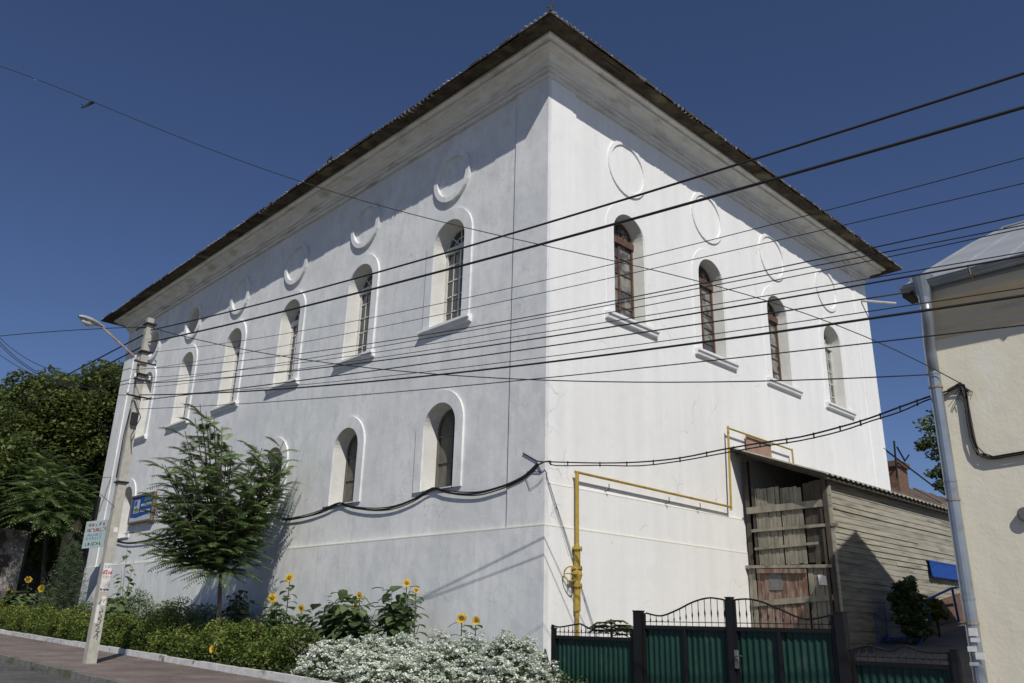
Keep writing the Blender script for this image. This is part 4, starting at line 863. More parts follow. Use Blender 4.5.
s2 = MB(); s2.tube(smoothc(S, 3), .013, 6); low = [v + Vector((-.01, 0, -.035 - .035 * abs(math.sin(i * 1.7)))) for i, v in enumerate(S)]; low[0] = S[0]; low[-1] = S[-1] + Vector((0, 0, -.03)); s2.tube(smoothc(low, 3), .011, 5)
sm = smoothc(S, 3)
for i in range(2, len(sm) - 1, 2): s2.tube([sm[i] + Vector((0, 0, .02)), sm[i] + Vector((0, 0, -.07))], .012, 5)
tag(s2.build('service_cable', M['cable']), 'double black service cable with spacers from the white building corner to the cream house', 'cable')
gw = MB(); gw.tube([pt(546, 474, 'x', fx), pt(571, 549, 'y', B - .15)], .005, 4)  # dark strand modelled in place of a wire's cast shadow
tag(gw.build('wire_shadow_line', M['wiremetal']), 'wire shadow modelled as a thin slanted strand between the white building corner and the gas pipe', 'wire')
lw = MB(); a_ = pt(0, 481, 'y', 38.5); b_ = pt(111, 477, 'x', X0 - .05); lw.tube([a_, (a_ + b_) / 2 - Vector((0, 0, .1)), b_], .012, 5); lw.tube([b_, pt(99, 512, 'x', X0 - .04)], .01, 5)
tag(lw.build('side_cable', M['cable']), 'level cable from the far left trees to the left end of the white facade', 'cable')
mt = MB(); q = pt(98, 508, 'x', X0); mt.box(X0 - .12, q.y - .2, q.z - .45, X0 - .03, q.y + .2, q.z + .45); mt.build('meter_box', M['iron'], bld)

# ------------------------------------------------------------------ signs on the left facade
def wallf(u, v, o): return Vector((X0 - .1 - o, u, v))
y0, y1_, z0, z1_ = 30.95, 33.05, 4.84, 5.76
sg = thing('blue_sign', 'blue framed information board on the facade between the pole and the leafy sapling', 'sign', (X0, 32.1, 5.4))
MB().box(X0 - .10, y0, z0, X0 - .03, y1_, z1_).build('board', M['signblue'], sg)
fr = MB(); t = .07
for bx in ((y0 - t, z0 - t, y1_ + t, z0), (y0 - t, z1_, y1_ + t, z1_ + t), (y0 - t, z0, y0, z1_), (y1_, z0, y1_ + t, z1_)): fr.box(X0 - .13, bx[0], bx[1], X0 - .03, bx[2], bx[3])
fr.build('frame', M['signwood'], sg)
wf = lambda u, v, o: Vector((X0 - .104 - o, y1_ - u * .8, z0 + (v - z0) * .87))
s_ = MB(); s_.quad(wf(.0, z0, .002), wf(2.6, z0, .002), wf(2.6, z0 + .28, .002), wf(1.6, z0 + .2, .002), wf(.8, z0 + .14, .002), wf(0, z0 + .2, .002)); s_.quad(wf(.35, z0 + .35, .004), wf(1.05, z0 + .35, .004), wf(1.05, z0 + .92, .004), wf(.35, z0 + .92, .004)); s_.build('pale_picture', M['signpale'], sg, recalc=False)
s_ = MB(); s_.quad(wf(.42, z0 + .38, .006), wf(.98, z0 + .38, .006), wf(.95, z0 + .55, .006), wf(.7, z0 + .62, .006), wf(.45, z0 + .52, .006)); scribble(s_, wf, 1.5, 2.4, z0 + .78, z0 + .98, 1, .03, 11, off=.004); s_.build('green_picture', M['signgreen'], sg, recalc=False)
s_ = MB(); s_.quad(wf(.42, z0 + .66, .006), wf(.7, z0 + .66, .006), wf(.7, z0 + .88, .006), wf(.42, z0 + .88, .006)); s_.build('blue_picture', M['signblue'], sg, recalc=False)
s_ = MB(); scribble(s_, wf, 1.2, 2.5, z0 + .58, z0 + .74, 1, .035, 12, off=.004); scribble(s_, wf, 1.2, 2.4, z0 + .34, z0 + .46, 1, .02, 13, off=.004); s_.build('white_lettering', M['inkwhite'], sg, recalc=False)
# mint sign, hung at the left end of the building and turned to the street
sm_ = thing('mint_sign', 'pale mint board with dark red and blue lettering left of the pole', 'sign', (10.4, 34.6, 4.6))
tl_, tr_, br_, bl_ = [pt(a, b, 'x', 10.9) for a, b in ((87, 523), (106, 519), (102, 544), (83, 549))]
cen = (tl_ + tr_ + br_ + bl_) / 4
ex = Vector(((tr_ - tl_).x, (tr_ - tl_).y, 0)); wS = 1.0; hS = 1.12
Ra = Vector((.72, -.69, 0)).normalized(); Nn = Vector((-.69, -.72, 0)).normalized(); cen = pt(95, 534, 'x', 10.7)
k_ = (cen.length) / FPX
wS = 18.5 * k_; hS = 23 * k_
sf_ = lambda u, v, o: cen + Ra * (u - wS / 2) + Vector((0, 0, v - hS / 2 + .12 * (u - wS / 2))) + Nn * o
s_ = MB(); s_.hexa([sf_(0, 0, 0), sf_(wS, 0, 0), sf_(wS, 0, -.04), sf_(0, 0, -.04), sf_(0, hS, 0), sf_(wS, hS, 0), sf_(wS, hS, -.04), sf_(0, hS, -.04)]); s_.build('board', M['signmint'], sm_)
s_ = MB(); s_.tube([sf_(wS * .9, .05, -.05), sf_(wS * .9, hS, -.05)], .025, 6); s_.tube([sf_(wS * .9, hS * .8, -.05), Vector((X0, sf_(wS * .9, 0, 0).y + .5, sf_(0, hS * .8, 0).z))], .025, 6); s_.tube([sf_(wS * .9, hS * .2, -.05), Vector((X0, sf_(wS * .9, 0, 0).y + .5, sf_(0, hS * .2, 0).z))], .025, 6); s_.build_each('bracket', M['iron'], sm_)
s_ = MB(); scribble(s_, sf_, wS * .1, wS * .92, hS * .56, hS * .95, 2, .028, 21, off=.004); s_.build('red_lettering', M['inkmaroon'], sm_, recalc=False)
s_ = MB(); scribble(s_, sf_, wS * .1, wS * .85, hS * .28, hS * .54, 2, .014, 22, off=.004); s_.build('blue_lettering', M['inkblue'], sm_, recalc=False)
s_ = MB(); scribble(s_, sf_, wS * .08, wS * .9, hS * .06, hS * .22, 1, .02, 23, off=.004); s_.build('grey_lettering', M['inkdark'], sm_, recalc=False)

# ------------------------------------------------------------------ vegetation
# hedge along the white kerb
def hedge(y0, y1, x0, x1, h, n, m, leaf, gaps=()):
    y = rng.uniform(y0, y1, n); t = rng.uniform(0, 1, n); x = x0 + (x1 - x0) * rng.beta(.7, .8, n)
    hh = h + .20 * np.sin(y * 1.7 + .6 * np.sin(y * .7)) + .10 * np.sin(y * 4.1 + 1) + .08 * np.sin(x * 6 + y * 2.3) + .06 * np.sin(y * 9.3)
    prof = 1 - .55 * np.abs((x - (x0 + x1) / 2) / ((x1 - x0) / 2)) ** 3
    z = (.05 + hh * prof * (1 - (1 - t) ** 2.2 * 1.0)); z = np.clip(z, .06, None)
    x = x + .08 * np.sin(y * 5) + rng.normal(0, .05, n)
    keep = np.ones(n, bool)
    for (a, b) in gaps: keep &= ~((y > a) & (y < b) & (rng.uniform(0, 1, n) < .9))
    gz_ = .03 + .02 * y; P_ = np.stack([x, y, z + gz_], 1)[keep]
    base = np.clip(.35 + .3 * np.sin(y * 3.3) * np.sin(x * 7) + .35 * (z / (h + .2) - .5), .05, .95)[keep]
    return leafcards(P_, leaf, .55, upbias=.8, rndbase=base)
V, F_, r_ = hedge(16.2, 52, 8.85, 10.1, .76, 120000, None, .075)
hg = thing('hedge', 'long yellow green leafy hedge behind the whitewashed kerb', 'hedge', (9.4, 30, .6))
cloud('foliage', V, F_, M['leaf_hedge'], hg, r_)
tw = MB()
for i in range(260):
    y = 16.6 + 35 * i / 260 + random.uniform(-.05, .05); x = random.uniform(9.0, 9.9); z = g(y); tw.tube([(x, y, z), (x + random.uniform(-.1, .1), y + random.uniform(-.1, .1), z + .5)], .008, 4)
tw.build('stems', M['darkbark'], hg, kind='stuff')
# ground cover in the bed
n = 26000; y = rng.uniform(9.3, 55, n); x = rng.uniform(8.8, 11.45, n); hh = rng.uniform(0, .16, n) ** 1
P_ = np.stack([x, y, .09 + .02 * y + hh], 1); V, F_, r_ = leafcards(P_, .07, .4, upbias=.2)
o = cloud('bed_ground_cover', V, F_, M['leaf_grey'], None, r_, 'stuff'); tag(o, 'low green ground cover spread over the flower bed soil', 'ground cover', kind='stuff')
n = 4000; y = rng.uniform(8, 60, n); x = 5.75 + rng.normal(0, .06, n); x = x + .1 * (np.sin(y * 2.2) > .4) * rng.uniform(-1, 0, n)
sel = np.sin(y * 1.3) + np.sin(y * 3.1 + 1) > .3; P_ = np.stack([x, y, -.08 + .02 * y + rng.uniform(0, .06, n)], 1)[sel]; V, F_, r_ = leafcards(P_, .05, .3, upbias=0)
o = cloud('gutter_grass', V, F_, M['leaf_grey'], None, r_, 'stuff'); tag(o, 'small weeds growing along the road kerb', 'weeds', kind='stuff')

# white flowering bushes: domed mounds
def mound(cx, cy, rx, ry, h, nl, nb, label, seed, grp='white flowering bushes by the corner'):
    gz_ = g(cy) + .05; t = thing('flowering_bush', label, 'bush', (cx, cy, gz_), grp)
    u = unit(nl); u[:, 2] = np.abs(u[:, 2]); lump = 1 + .13 * np.sin(u[:, 0] * 7 + seed) * np.sin(u[:, 1] * 8 + seed * 2) + .09 * np.sin(u[:, 0] * 15 + u[:, 2] * 11)
    P_ = np.array([cx, cy, gz_]) + u * (lump * rng.uniform(.55, 1, nl) ** .5)[:, None] * np.array([rx, ry, h])
    V, F_, r_ = leafcards(P_, .06, .4, upbias=.3); cloud('foliage', V, F_, M['leaf_sun'], t, r_)
    # flower heads: little clusters of blossoms
    nc = nb // 14; u = unit(nc); u[:, 2] = np.abs(u[:, 2]) ** .8; lump = 1 + .13 * np.sin(u[:, 0] * 7 + seed) * np.sin(u[:, 1] * 8 + seed * 2) + .09 * np.sin(u[:, 0] * 15 + u[:, 2] * 11)
    ok = (np.sin(u[:, 0] * 9 + u[:, 1] * 5 + seed) + rng.normal(0, .6, nc) > -.9); u = u[ok]; lump = lump[ok]
    Cc = np.array([cx, cy, gz_]) + u * (lump * rng.uniform(.93, 1.05, len(u)))[:, None] * np.array([rx, ry, h])
    parts = []
    for c_ in Cc:
        k = 16; p = c_ + unit(k) * rng.uniform(.01, .06, k)[:, None] * np.array([1, 1, .55]); parts.append(leafcards(p, .042, .9, upbias=1.5, rndbase=rng.uniform(.35, .95)))
    V, F_, r_ = join(parts); cloud('blossom', V, F_, M['blossom'], t, r_)
    s_ = MB()
    for i in range(24): a = random.uniform(0, 6.28); s_.tube([(cx + .15 * math.cos(a), cy + .15 * math.sin(a), gz_), (cx + rx * .6 * math.cos(a), cy + ry * .6 * math.sin(a), gz_ + h * .7)], .008, 4)
    s_.build('stems', M['stem'], t)
mound(9.75, 15.1, .7, 1.0, .66, 6200, 20000, 'white flowering bush farthest left, beside the end of the hedge', 1)
mound(9.85, 13.4, .85, 1.25, .80, 7000, 27000, 'white flowering bush in the middle, under the big sunflower leaves', 2)
mound(10.0, 11.8, .9, 1.2, .86, 7000, 29000, 'white flowering bush in front of the two small sunflowers', 3)
mound(10.2, 10.6, .7, .75, .92, 5200, 20000, 'white flowering bush nearest the green fence and the building corner', 4)
mound(9.3, 12.4, .6, 1.5, .5, 5200, 16000, 'low white flowering bush spilling toward the kerb in front of the others', 5)

# sunflowers
def broadleaf(p, d, s):
    """heart shaped folded leaf: 6 quads"""
    d = Vector(d).normalized(); sd = d.cross(Vector((0, 0, 1))).normalized() if abs(d.z) < .95 else Vector((1, 0, 0)); up = sd.cross(d)
    rows = [(0, 0), (.12, .42), (.4, .5), (.7, .3), (1, .0)]; V = []; F = []
    for t, w_ in rows:
        c = Vector(p) + d * s * t + Vector((0, 0, -.35 * s * t * t)); V += [c - sd * w_ * s + up * .07 * s, c, c + sd * w_ * s + up * .07 * s]
    for i in range(4): a = 3 * i; F += [(a, a + 1, a + 4, a + 3), (a + 1, a + 2, a + 5, a + 4)]
    return np.array([tuple(v) for v in V]), np.array(F)
def leaves_obj(name, lst, m, parent):
    V = []; F = []; r = []; o = 0
    for v, f in lst: V.append(v); F.append(f + o); o += len(v); r += list(np.clip(np.full(len(f), random.random()) + rng.normal(0, .05, len(f)), 0, 1))
    return cloud(name, np.concatenate(V), np.concatenate(F), m, parent, np.array(r))
def flower_head(p, n, r, root, label=None):
    n = Vector(n).normalized(); a = n.cross(Vector((0, 0, 1))).normalized(); b = n.cross(a); p = Vector(p)
    dk_ = MB(); k = 14; dk_.v.append(tuple(p + n * .03)); dk_.v += [tuple(p + (a * math.cos(6.283 * i / k) + b * math.sin(6.283 * i / k)) * r * .48 + n * .012) for i in range(k)]; dk_.f += [(0, 1 + i, 1 + (i + 1) % k) for i in range(k)]
    dk_.v.append(tuple(p - n * .03)); q = len(dk_.v) - 1; dk_.f += [(q, 1 + (i + 1) % k, 1 + i) for i in range(k)]
    h = dk_.build('flower_head', M['seeddisc'], root)
    V = []; F = []; o = 0
    for ring in range(2):
        for i in range(16):
            an = 6.283 * (i + .5 * ring) / 16 + random.uniform(-.06, .06); d = a * math.cos(an) + b * math.sin(an); s = a * -math.sin(an) + b * math.cos(an); L2 = r * random.uniform(.88, 1.1)
            q = p + n * (.004 + .008 * ring); V += [q + d * r * .4, q + d * r * .7 + s * r * .13, q + d * L2 + n * random.uniform(-.02, .03), q + d * r * .7 - s * r * .13]; F.append((o, o + 1, o + 2, o + 3)); o += 4
    cloud('petals', np.array([tuple(v) for v in V]), np.array(F), M['petal'], h, rng.uniform(0, 1, len(F)))
FACE = Vector((-.62, -.75, .12))
def sunflower(x, y, z, r, label, nleaf=12, leaf=.2, heads=1, lean=0., spread=.12, low=.35, face=None, bare=False):
    gz_ = g(y) + .05; t = thing('sunflower', label, 'sunflower', (x, y, gz_), 'sunflowers in the flower bed')
    st_ = [Vector((x, y, gz_)), Vector((x + .03, y + .03 + lean * .4, gz_ + (z - gz_) * .5)), Vector((x, y + lean, z - .03))]
    s_ = MB(); s_.tube(st_, [.016, .013, .009], 6); lv = []
    for i in range(nleaf):
        tt = low + (1 - low) * (i + .5) / nleaf * .95; p = st_[0].lerp(st_[2], tt); an = i * 2.4 + random.uniform(-.4, .4); d = Vector((math.cos(an), math.sin(an), random.uniform(-.1, .35)))
        q = p + d * spread * (1.25 - tt * .5); s_.tube([p, q], .005, 4); lv.append(broadleaf(q, d + Vector((0, 0, -.25)), leaf * random.uniform(.7, 1.15) * (1.2 - .45 * tt)))
    s_.build('stem', M['stem'], t); leaves_obj('leaves', lv, M['leaf_sun'], t)
    flower_head(st_[2] + FACE * .04, (face or FACE) + Vector((random.uniform(-.5, .5), random.uniform(-.45, .45), random.uniform(-.35, .3))), r, t)
    return t
sfl = [(290, 577, .125, 'tallest sunflower at left with a big open head above the others', 18, .26), (273, 597, .12, 'sunflower with a wide open head just below and left of the tallest one', 18, .26), (302, 607, .095, 'small headed sunflower right of and below the tallest one', 14, .22),
       (456.5, 581, .085, 'sunflower with a small half closed greenish head on top of the leafy clump at right', 10, .2), (462, 617, .115, 'short sunflower with a round full head over the white flowers', 10, .24), (476, 619, .085, 'short sunflower with a small head right beside the round full one', 9, .2),
       (360, 594, .08, 'sunflower with its head half hidden among the wide leafy clump', 16, .26), (356, 606, .07, 'sunflower head low behind the leaves of the wide leafy clump', 14, .26)]
for (a, b, r, lb, nl_, lf) in sfl:
    xx = 10.55 if a < 440 else 10.6; 
    if 450 < a < 458: a, b, xx = 407, 582, 10.6
    if 458 < a < 464: xx = 10.75
    if a > 470: xx = 10.75
    p = pt(a, b, 'x', xx); sunflower(xx, p.y, p.z, r, lb, nl_, lf)
p = pt(417, 589, 'x', 10.6); sunflower(10.6, p.y, p.z, .07, 'sunflower with a small yellow head at the right side of the leafy clump', 9, .2, lean=.03)
for i, (a, b, xx, lb) in enumerate(((3, 585, 10.3, 'far sunflower with an orange head at the left edge of the picture'), (29, 579, 10.4, 'far sunflower in front of the dark gap, tallest of the left edge ones'), (42, 588, 10.3, 'far sunflower just left of the small pine'), (10, 592, 10.1, 'far low sunflower above the hedge near the left edge'))):
    p = pt(a, b, 'x', xx); sunflower(xx, p.y, p.z, .16, lb, 14, .26)
# broad-leaved clump between the sunflowers
def clump(name, label, cat, cx, cy, rx, ry, z0, z1, n, leaf, m, grp=None, seed=0, frac=.5):
    t = thing(name, label, cat, (cx, cy, g(cy) + .05), grp); lv = []; s_ = MB()
    for i in range(n):
        u = Vector((random.gauss(0, 1), random.gauss(0, 1), random.gauss(0, 1))).normalized() * random.uniform(frac, 1.0) * (.80 + .18 * math.sin(i * 1.9 + (i % 5))); p = Vector((cx + u.x * rx, cy + u.y * ry, (z0 + z1) / 2 + u.z * (z1 - z0) / 2))
        d = Vector((u.x, u.y, random.uniform(-.35, .2))); lv.append(broadleaf(p, d, leaf * random.uniform(.6, 1.2)))
        if i % 4 == 0: s_.tube([(cx + u.x * rx * .3, cy + u.y * ry * .3, g(cy)), tuple(p)], .008, 4)
    s_.build('stem', M['stem'], t); leaves_obj('leaves', lv, m, t); return t
def cpt(a, b, x): return pt(a, b, 'x', x)
q = cpt(348, 612, 10.7); clump('leafy_plant', 'wide clump of broad leaved plants behind the white flowers', 'plant', 10.6, q.y, .5, 1.8, .5, 2.2, 520, .24, M['leaf_sun'], frac=.15)
q = cpt(400, 608, 10.8); clump('leafy_plant', 'upright broad leaved clump against the wall with reddish stems', 'plant', 10.75, q.y, .45, .65, .6, 2.45, 200, .24, M['leaf_sun'], frac=.1)
q = cpt(285, 610, 10.6); clump('leafy_plant', 'loose leafy plants around the feet of the tallest sunflower', 'plant', 10.4, q.y, .45, 1.3, .4, 1.95, 480, .19, M['leaf_sun'], frac=.1)
q = cpt(240, 612, 10.9); clump('leafy_plant', 'grey green shrub right of the sapling trunk against the wall', 'plant', 10.8, q.y, .4, 1.0, .5, 2.3, 420, .15, M['needle'])
for i, (a, b, xx, h, lb) in enumerate(((140, 600, 10.9, 1.0, 'grey green feathery shrub behind the hedge just right of the pole'), (180, 608, 10.9, 1.0, 'dark feathery shrub behind the hedge left of the sapling trunk'), (205, 616, 10.4, .7, 'low dark shrub at the foot of the sapling'), (165, 612, 10.5, .7, 'small feathery shrub behind the middle of the hedge'))):
    q = cpt(a, b, xx); z = q.z; t = thing('shrub', lb, 'shrub', (xx, q.y, g(q.y)), 'feathery shrubs behind the hedge')
    n = 2600; u = unit(n) * (rng.uniform(.2, 1, n) ** .5)[:, None]; P_ = np.array([xx, q.y, (g(q.y) + z + .35) / 2]) + u * np.array([.5, .9, (z + .35 - g(q.y)) / 2]); V, F_, r_ = leafcards(P_, .10, .32, upbias=.2); cloud('foliage', V, F_, M['leaf_ail'] if i % 2 else M['leaf_sun'], t, r_)
    MB().tube([(xx, q.y, g(q.y)), (xx, q.y, z)], .02, 5).build('trunk', M['darkbark'], t)
for a, b, lb in ((18, 592, 'leafy growth around the far sunflowers at the left edge'), (52, 597, 'leafy growth between the far sunflowers and the small pine'), (112, 603, 'leafy growth behind the pole just above the hedge')):
    q = cpt(a, b, 10.3); clump('leafy_plant', lb, 'plant', 10.3, q.y, .5, 1.9, g(q.y) + .4, q.z + .35, 260, .28, M['leaf_sun'], frac=.1)
# thin weed beside the pole
q = cpt(128, 590, 10.6); wd = thing('tall_weed', 'spindly tall weed with sparse leaves right beside the pole', 'plant', (10.6, q.y, g(q.y))); s_ = MB(); lv = []
for (a, b) in ((128, 545), (122, 570), (134, 560), (140, 585), (118, 590), (130, 575)):
    p = cpt(a, b, 10.6); base = Vector((10.6, q.y, g(q.y))); mid = base.lerp(p, .6) + Vector((0, .1, 0)); s_.tube([base, mid, p], [.015, .01, .004], 5)
    for i in range(12): tt = .35 + .65 * i / 12; pp_ = base.lerp(mid, tt / .6) if tt < .6 else mid.lerp(p, (tt - .6) / .4); d = Vector((random.uniform(-1, 1), random.uniform(-1, 1), -.2)); lv.append(broadleaf(pp_ + d * .1, d, .2 * random.uniform(.6, 1.1)))
s_.build('stem', M['stem'], wd); leaves_obj('leaves', lv, M['leaf_sun'], wd)
# yellow leaved spot in the hedge
q = pt(218, 649, 'x', 9.0); yl = MB(); yp = thing('yellow_flower', 'single yellow flower poking out of the hedge front', 'flower', (8.95, q.y, q.z)); flower_head((8.9, q.y, q.z), (-.7, -.7, .3), .11, yp); MB().tube([(9.1, q.y, g(q.y)), (8.93, q.y, q.z)], .006, 4).build('stem', M['stem'], yp)
# small pine in the bed
q = cpt(74, 545, 10.2); pn = thing('pine_tree', 'small dark pine behind the hedge left of the pole', 'tree', (10.2, q.y, g(q.y))); zt = q.z; zb = g(q.y) + .2; s_ = MB(); s_.tube([(10.2, q.y, zb - .2), (10.2, q.y, zt)], [.06, .01], 6); parts = []
for i in range(90):
    t = (i + .5) / 90; z = zb + (zt - zb) * t; R_ = 1.15 * (1 - t) ** .8 + .1; an = i * 2.4; tip = Vector((10.2 + R_ * math.cos(an), q.y + R_ * math.sin(an) * 1.2, z + R_ * .25)); a_ = Vector((10.2, q.y, z)); s_.tube([a_, tip], [.012, .004], 4)
    n = 120; tt = rng.uniform(.15, 1, n); P_ = np.array(a_) + (np.array(tip) - np.array(a_)) * tt[:, None] + rng.normal(0, .06, (n, 3)); parts.append(leafcards(P_, .14, .09, upbias=0))
V, F_, r_ = join(parts); cloud('needles', V, F_, M['needle'], pn, r_); s_.build('trunk', M['darkbark'], pn)

# pinnate sapling in front of the left facade
def pinnate_tree(name, label, base, tips, trunk_r, nfr, L, leaf, m, trunkm, fork, npairs=11, droop=.45):
    t = thing(name, label, 'tree', tuple(base)); s_ = MB(); base = Vector(base); fork = Vector(fork); parts = []
    s_.tube([base, base.lerp(fork, .5) + Vector((.03, .05, 0)), fork], [trunk_r, trunk_r * .8, trunk_r * .6], 7); rach = MB()
    for tip in tips:
        tip = Vector(tip); mid = fork.lerp(tip, .5) + Vector((0, 0, -.12)); s_.tube([fork, mid, tip], [trunk_r * .5, trunk_r * .3, .01], 5)
        for i in range(nfr):
            tt = .35 + .65 * (i / nfr) ** .8; p = fork.lerp(mid, tt * 2) if tt < .5 else mid.lerp(tip, (tt - .5) * 2)
            an = i * 2.4 + random.uniform(-.3, .3); out = (tip - fork).normalized(); d = Vector((math.cos(an), math.sin(an), random.uniform(.05, .5) + .5 * (i > nfr * .7))) + out * .5
            d.normalize(); v, f, r, P_ = frond(p, d, L * random.uniform(.7, 1.1), npairs, leaf, droop); parts.append((v, f, r)); rach.tube([p] + [P_[0], P_[len(P_) // 2], P_[-1]], .005, 3)
    V, F_, r_ = join(parts); cloud('crown', V, F_, m, t, r_); s_.build('trunk', trunkm, t); rach.build('leaf_stalks', M['stem'], t, recalc=False)
    return t
def vp_(a, b, dist):
    """point seen at a pixel, at a given horizontal distance"""
    d = RT * ((a - 512) / FPX) - UP * ((b - 341.5) / FPX) + FW; h = math.hypot(d.x, d.y); return d * (dist / h) + Vector((0, 0, EYE))
D0 = 23.4
bs = vp_(219, 640, D0); bs.z = g(bs.y); fk = vp_(221, 568, D0)
tips = []
for (a, b, dd) in ((203, 418, 0), (215, 430, .5), (232, 440, -.3), (187, 440, .2), (262, 440, -.3), (282, 446, -.6), (272, 462, -.9), (286, 470, -.6), (176, 470, .3), (166, 492, .4), (170, 515, .3), (195, 470, -1), (225, 470, -1.2), (250, 475, -1.3), (212, 500, -1.3), (240, 505, -1.4), (262, 500, -1.1), (192, 520, -.8), (215, 530, -1.3), (240, 535, -1), (228, 455, .7), (205, 450, .6), (250, 455, .4), (180, 455, -.4), (205, 490, .4), (255, 520, -.6), (275, 485, -.2), (230, 515, -.3)):
    p = vp_(a, b + 8, D0 + dd); p.x = min(p.x, 11.1); tips.append(p)
for (a, b, dd) in ((198, 558, -.4), (243, 556, -.4), (212, 566, -.6), (230, 564, -.6), (184, 552, 0), (258, 540, -.4), (198, 540, -.3), (240, 538, -.3), (154, 540, .2), (162, 550, 0), (180, 548, 0), (264, 515, -.5), (150, 530, .3), (200, 398, 0), (206, 405, .2), (195, 412, -.3), (214, 412, .3), (222, 420, -.4), (156, 488, .4), (160, 510, .2), (165, 530, .2), (172, 540, -.2), (185, 425, 0), (284, 435, -.7), (288, 455, -.8)):
    p = vp_(a, b + 6, D0 + dd); p.x = min(p.x, 11.15); tips.append(p)
for i in range(34):
    an = random.uniform(0, 6.28); rr_ = random.uniform(.35, 1) ** .6; p = vp_(220 + 66 * rr_ * math.cos(an), 490 + 58 * rr_ * math.sin(an), D0 + random.uniform(-1.4, .5)); p.x = min(p.x, 11.1); tips.append(p)
pinnate_tree('sapling_tree', 'bushy young tree with long feathery leaves against the left facade', bs, tips, .075, 10, .86, .185, M['leaf_ail'], M['bark'], fk, 13, .42)
# trees beyond the left end of the building
def big_tree(name, label, cx, cy, z0, rad, zc, ncl, per, leaf, m, trunk_r=.3, clump_=1.0, grp=None, shell=.5):
    t = thing(name, label, 'tree', (cx, cy, z0), grp); V, F_, r_ = crown((cx, cy, zc), rad, ncl, per, leaf, clump_, shell); cloud('crown', V, F_, m, t, r_)
    s_ = MB(); ends = [Vector((cx, cy, zc)) + Vector((random.gauss(0, 1), random.gauss(0, 1), random.gauss(0, .8))).normalized() * .75 * min(rad) for _ in range(10)]; limbs(s_, (cx, cy, z0), (cx, cy, zc), trunk_r, ends); s_.build('trunk', M['darkbark'], t); return t
GT = 'trees beyond the left end of the building'
c_ = vp_(92, 440, 46); big_tree('broadleaf_tree', 'tall dark rounded tree touching the left end of the white building', c_.x, c_.y, 1, (3.6, 3.6, 3.6), c_.z + .35, 130, 420, .22, M['leaf_dark'], .35, 1.0, GT)
c_ = vp_(20, 445, 47); big_tree('broadleaf_tree', 'tall dark tree cut by the left edge of the picture', c_.x, c_.y, 1, (4.0, 4.0, 3.7), c_.z - .2, 130, 420, .22, M['leaf_dark'], .35, 1.0, GT)
c_ = vp_(60, 500, 52); big_tree('broadleaf_tree', 'dark tree filling the gap behind the other two at left', c_.x, c_.y, 1, (5.5, 5.5, 4.2), c_.z, 110, 380, .26, M['leaf_dark'], .35, 1.3, GT)
c_ = vp_(-45, 470, 44); big_tree('broadleaf_tree', 'dark tree just past the left edge of the picture', c_.x, c_.y, 1, (3.5, 3.5, 3.5), c_.z, 80, 360, .24, M['leaf_dark'], .3, 1.0, GT)
D1 = 41.5; bs = vp_(46, 590, D1); bs.z = g(bs.y); fk = vp_(48, 515, D1); tips = []
for (a, b, dd) in ((45, 452, 0), (30, 462, -.5), (62, 462, -.5), (15, 472, 0), (80, 470, 0), (50, 470, -1.5), (25, 482, -1.5), (70, 482, -1.5), (90, 488, 0), (8, 490, 0), (45, 490, -2), (20, 505, -1), (75, 505, -1.2), (95, 505, 0), (55, 510, -1.8), (36, 515, -1.5), (60, 525, -1), (40, 478, 1), (66, 495, 1)): tips.append(vp_(a, b + 4, D1 + dd))
pinnate_tree('feathery_tree', 'mid sized tree with long feathery leaves in front of the dark trees at left', bs, tips, .12, 16, 1.35, .26, M['leaf_ail'], M['darkbark'], fk, 12, .5)
# ruined wall and boarded fence behind the left trees
a_ = vp_(-30, 600, 44.5); b_ = vp_(14, 600, 43.5); ru = MB(); zt = vp_(10, 531, 44).z
ru.hexa([(a_.x, a_.y, .5), (b_.x, b_.y, .5), (b_.x + .2, b_.y + .3, .5), (a_.x + .2, a_.y + .3, .5), (a_.x, a_.y, zt + .2), (b_.x, b_.y, zt), (b_.x + .2, b_.y + .3, zt), (a_.x + .2, a_.y + .3, zt + .2)])
tag(ru.build('ruined_wall', M['oldwall']), 'peeling white and dark old wall at the far left under the trees', 'wall')
a_ = vp_(50, 600, 46); b_ = vp_(98, 600, 40); zt = vp_(70, 529, 43).z; bf = MB()
nb_ = 16
for i in range(nb_):
    A_ = a_.lerp(b_, i / nb_); B_ = a_.lerp(b_, (i + .9) / nb_); bf.hexa([(A_.x, A_.y, .6), (B_.x, B_.y, .6), (B_.x + .04, B_.y + .04, .6), (A_.x + .04, A_.y + .04, .6), (A_.x, A_.y, zt + .05 * math.sin(i)), (B_.x, B_.y, zt + .05 * math.sin(i)), (B_.x + .04, B_.y + .04, zt), (A_.x + .04, A_.y + .04, zt)])
tag(bf.build('board_fence', M['slate']), 'dark grey boarded fence behind the small pine', 'fence')
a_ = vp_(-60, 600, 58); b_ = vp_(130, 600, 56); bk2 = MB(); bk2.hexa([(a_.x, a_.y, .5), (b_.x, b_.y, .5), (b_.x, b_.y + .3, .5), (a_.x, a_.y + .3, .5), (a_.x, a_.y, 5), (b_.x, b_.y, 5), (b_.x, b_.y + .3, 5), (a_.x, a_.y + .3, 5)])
tag(bk2.build('rear_wall', M['slate']), 'dark wall at the very back in the gap under the left trees', 'wall')
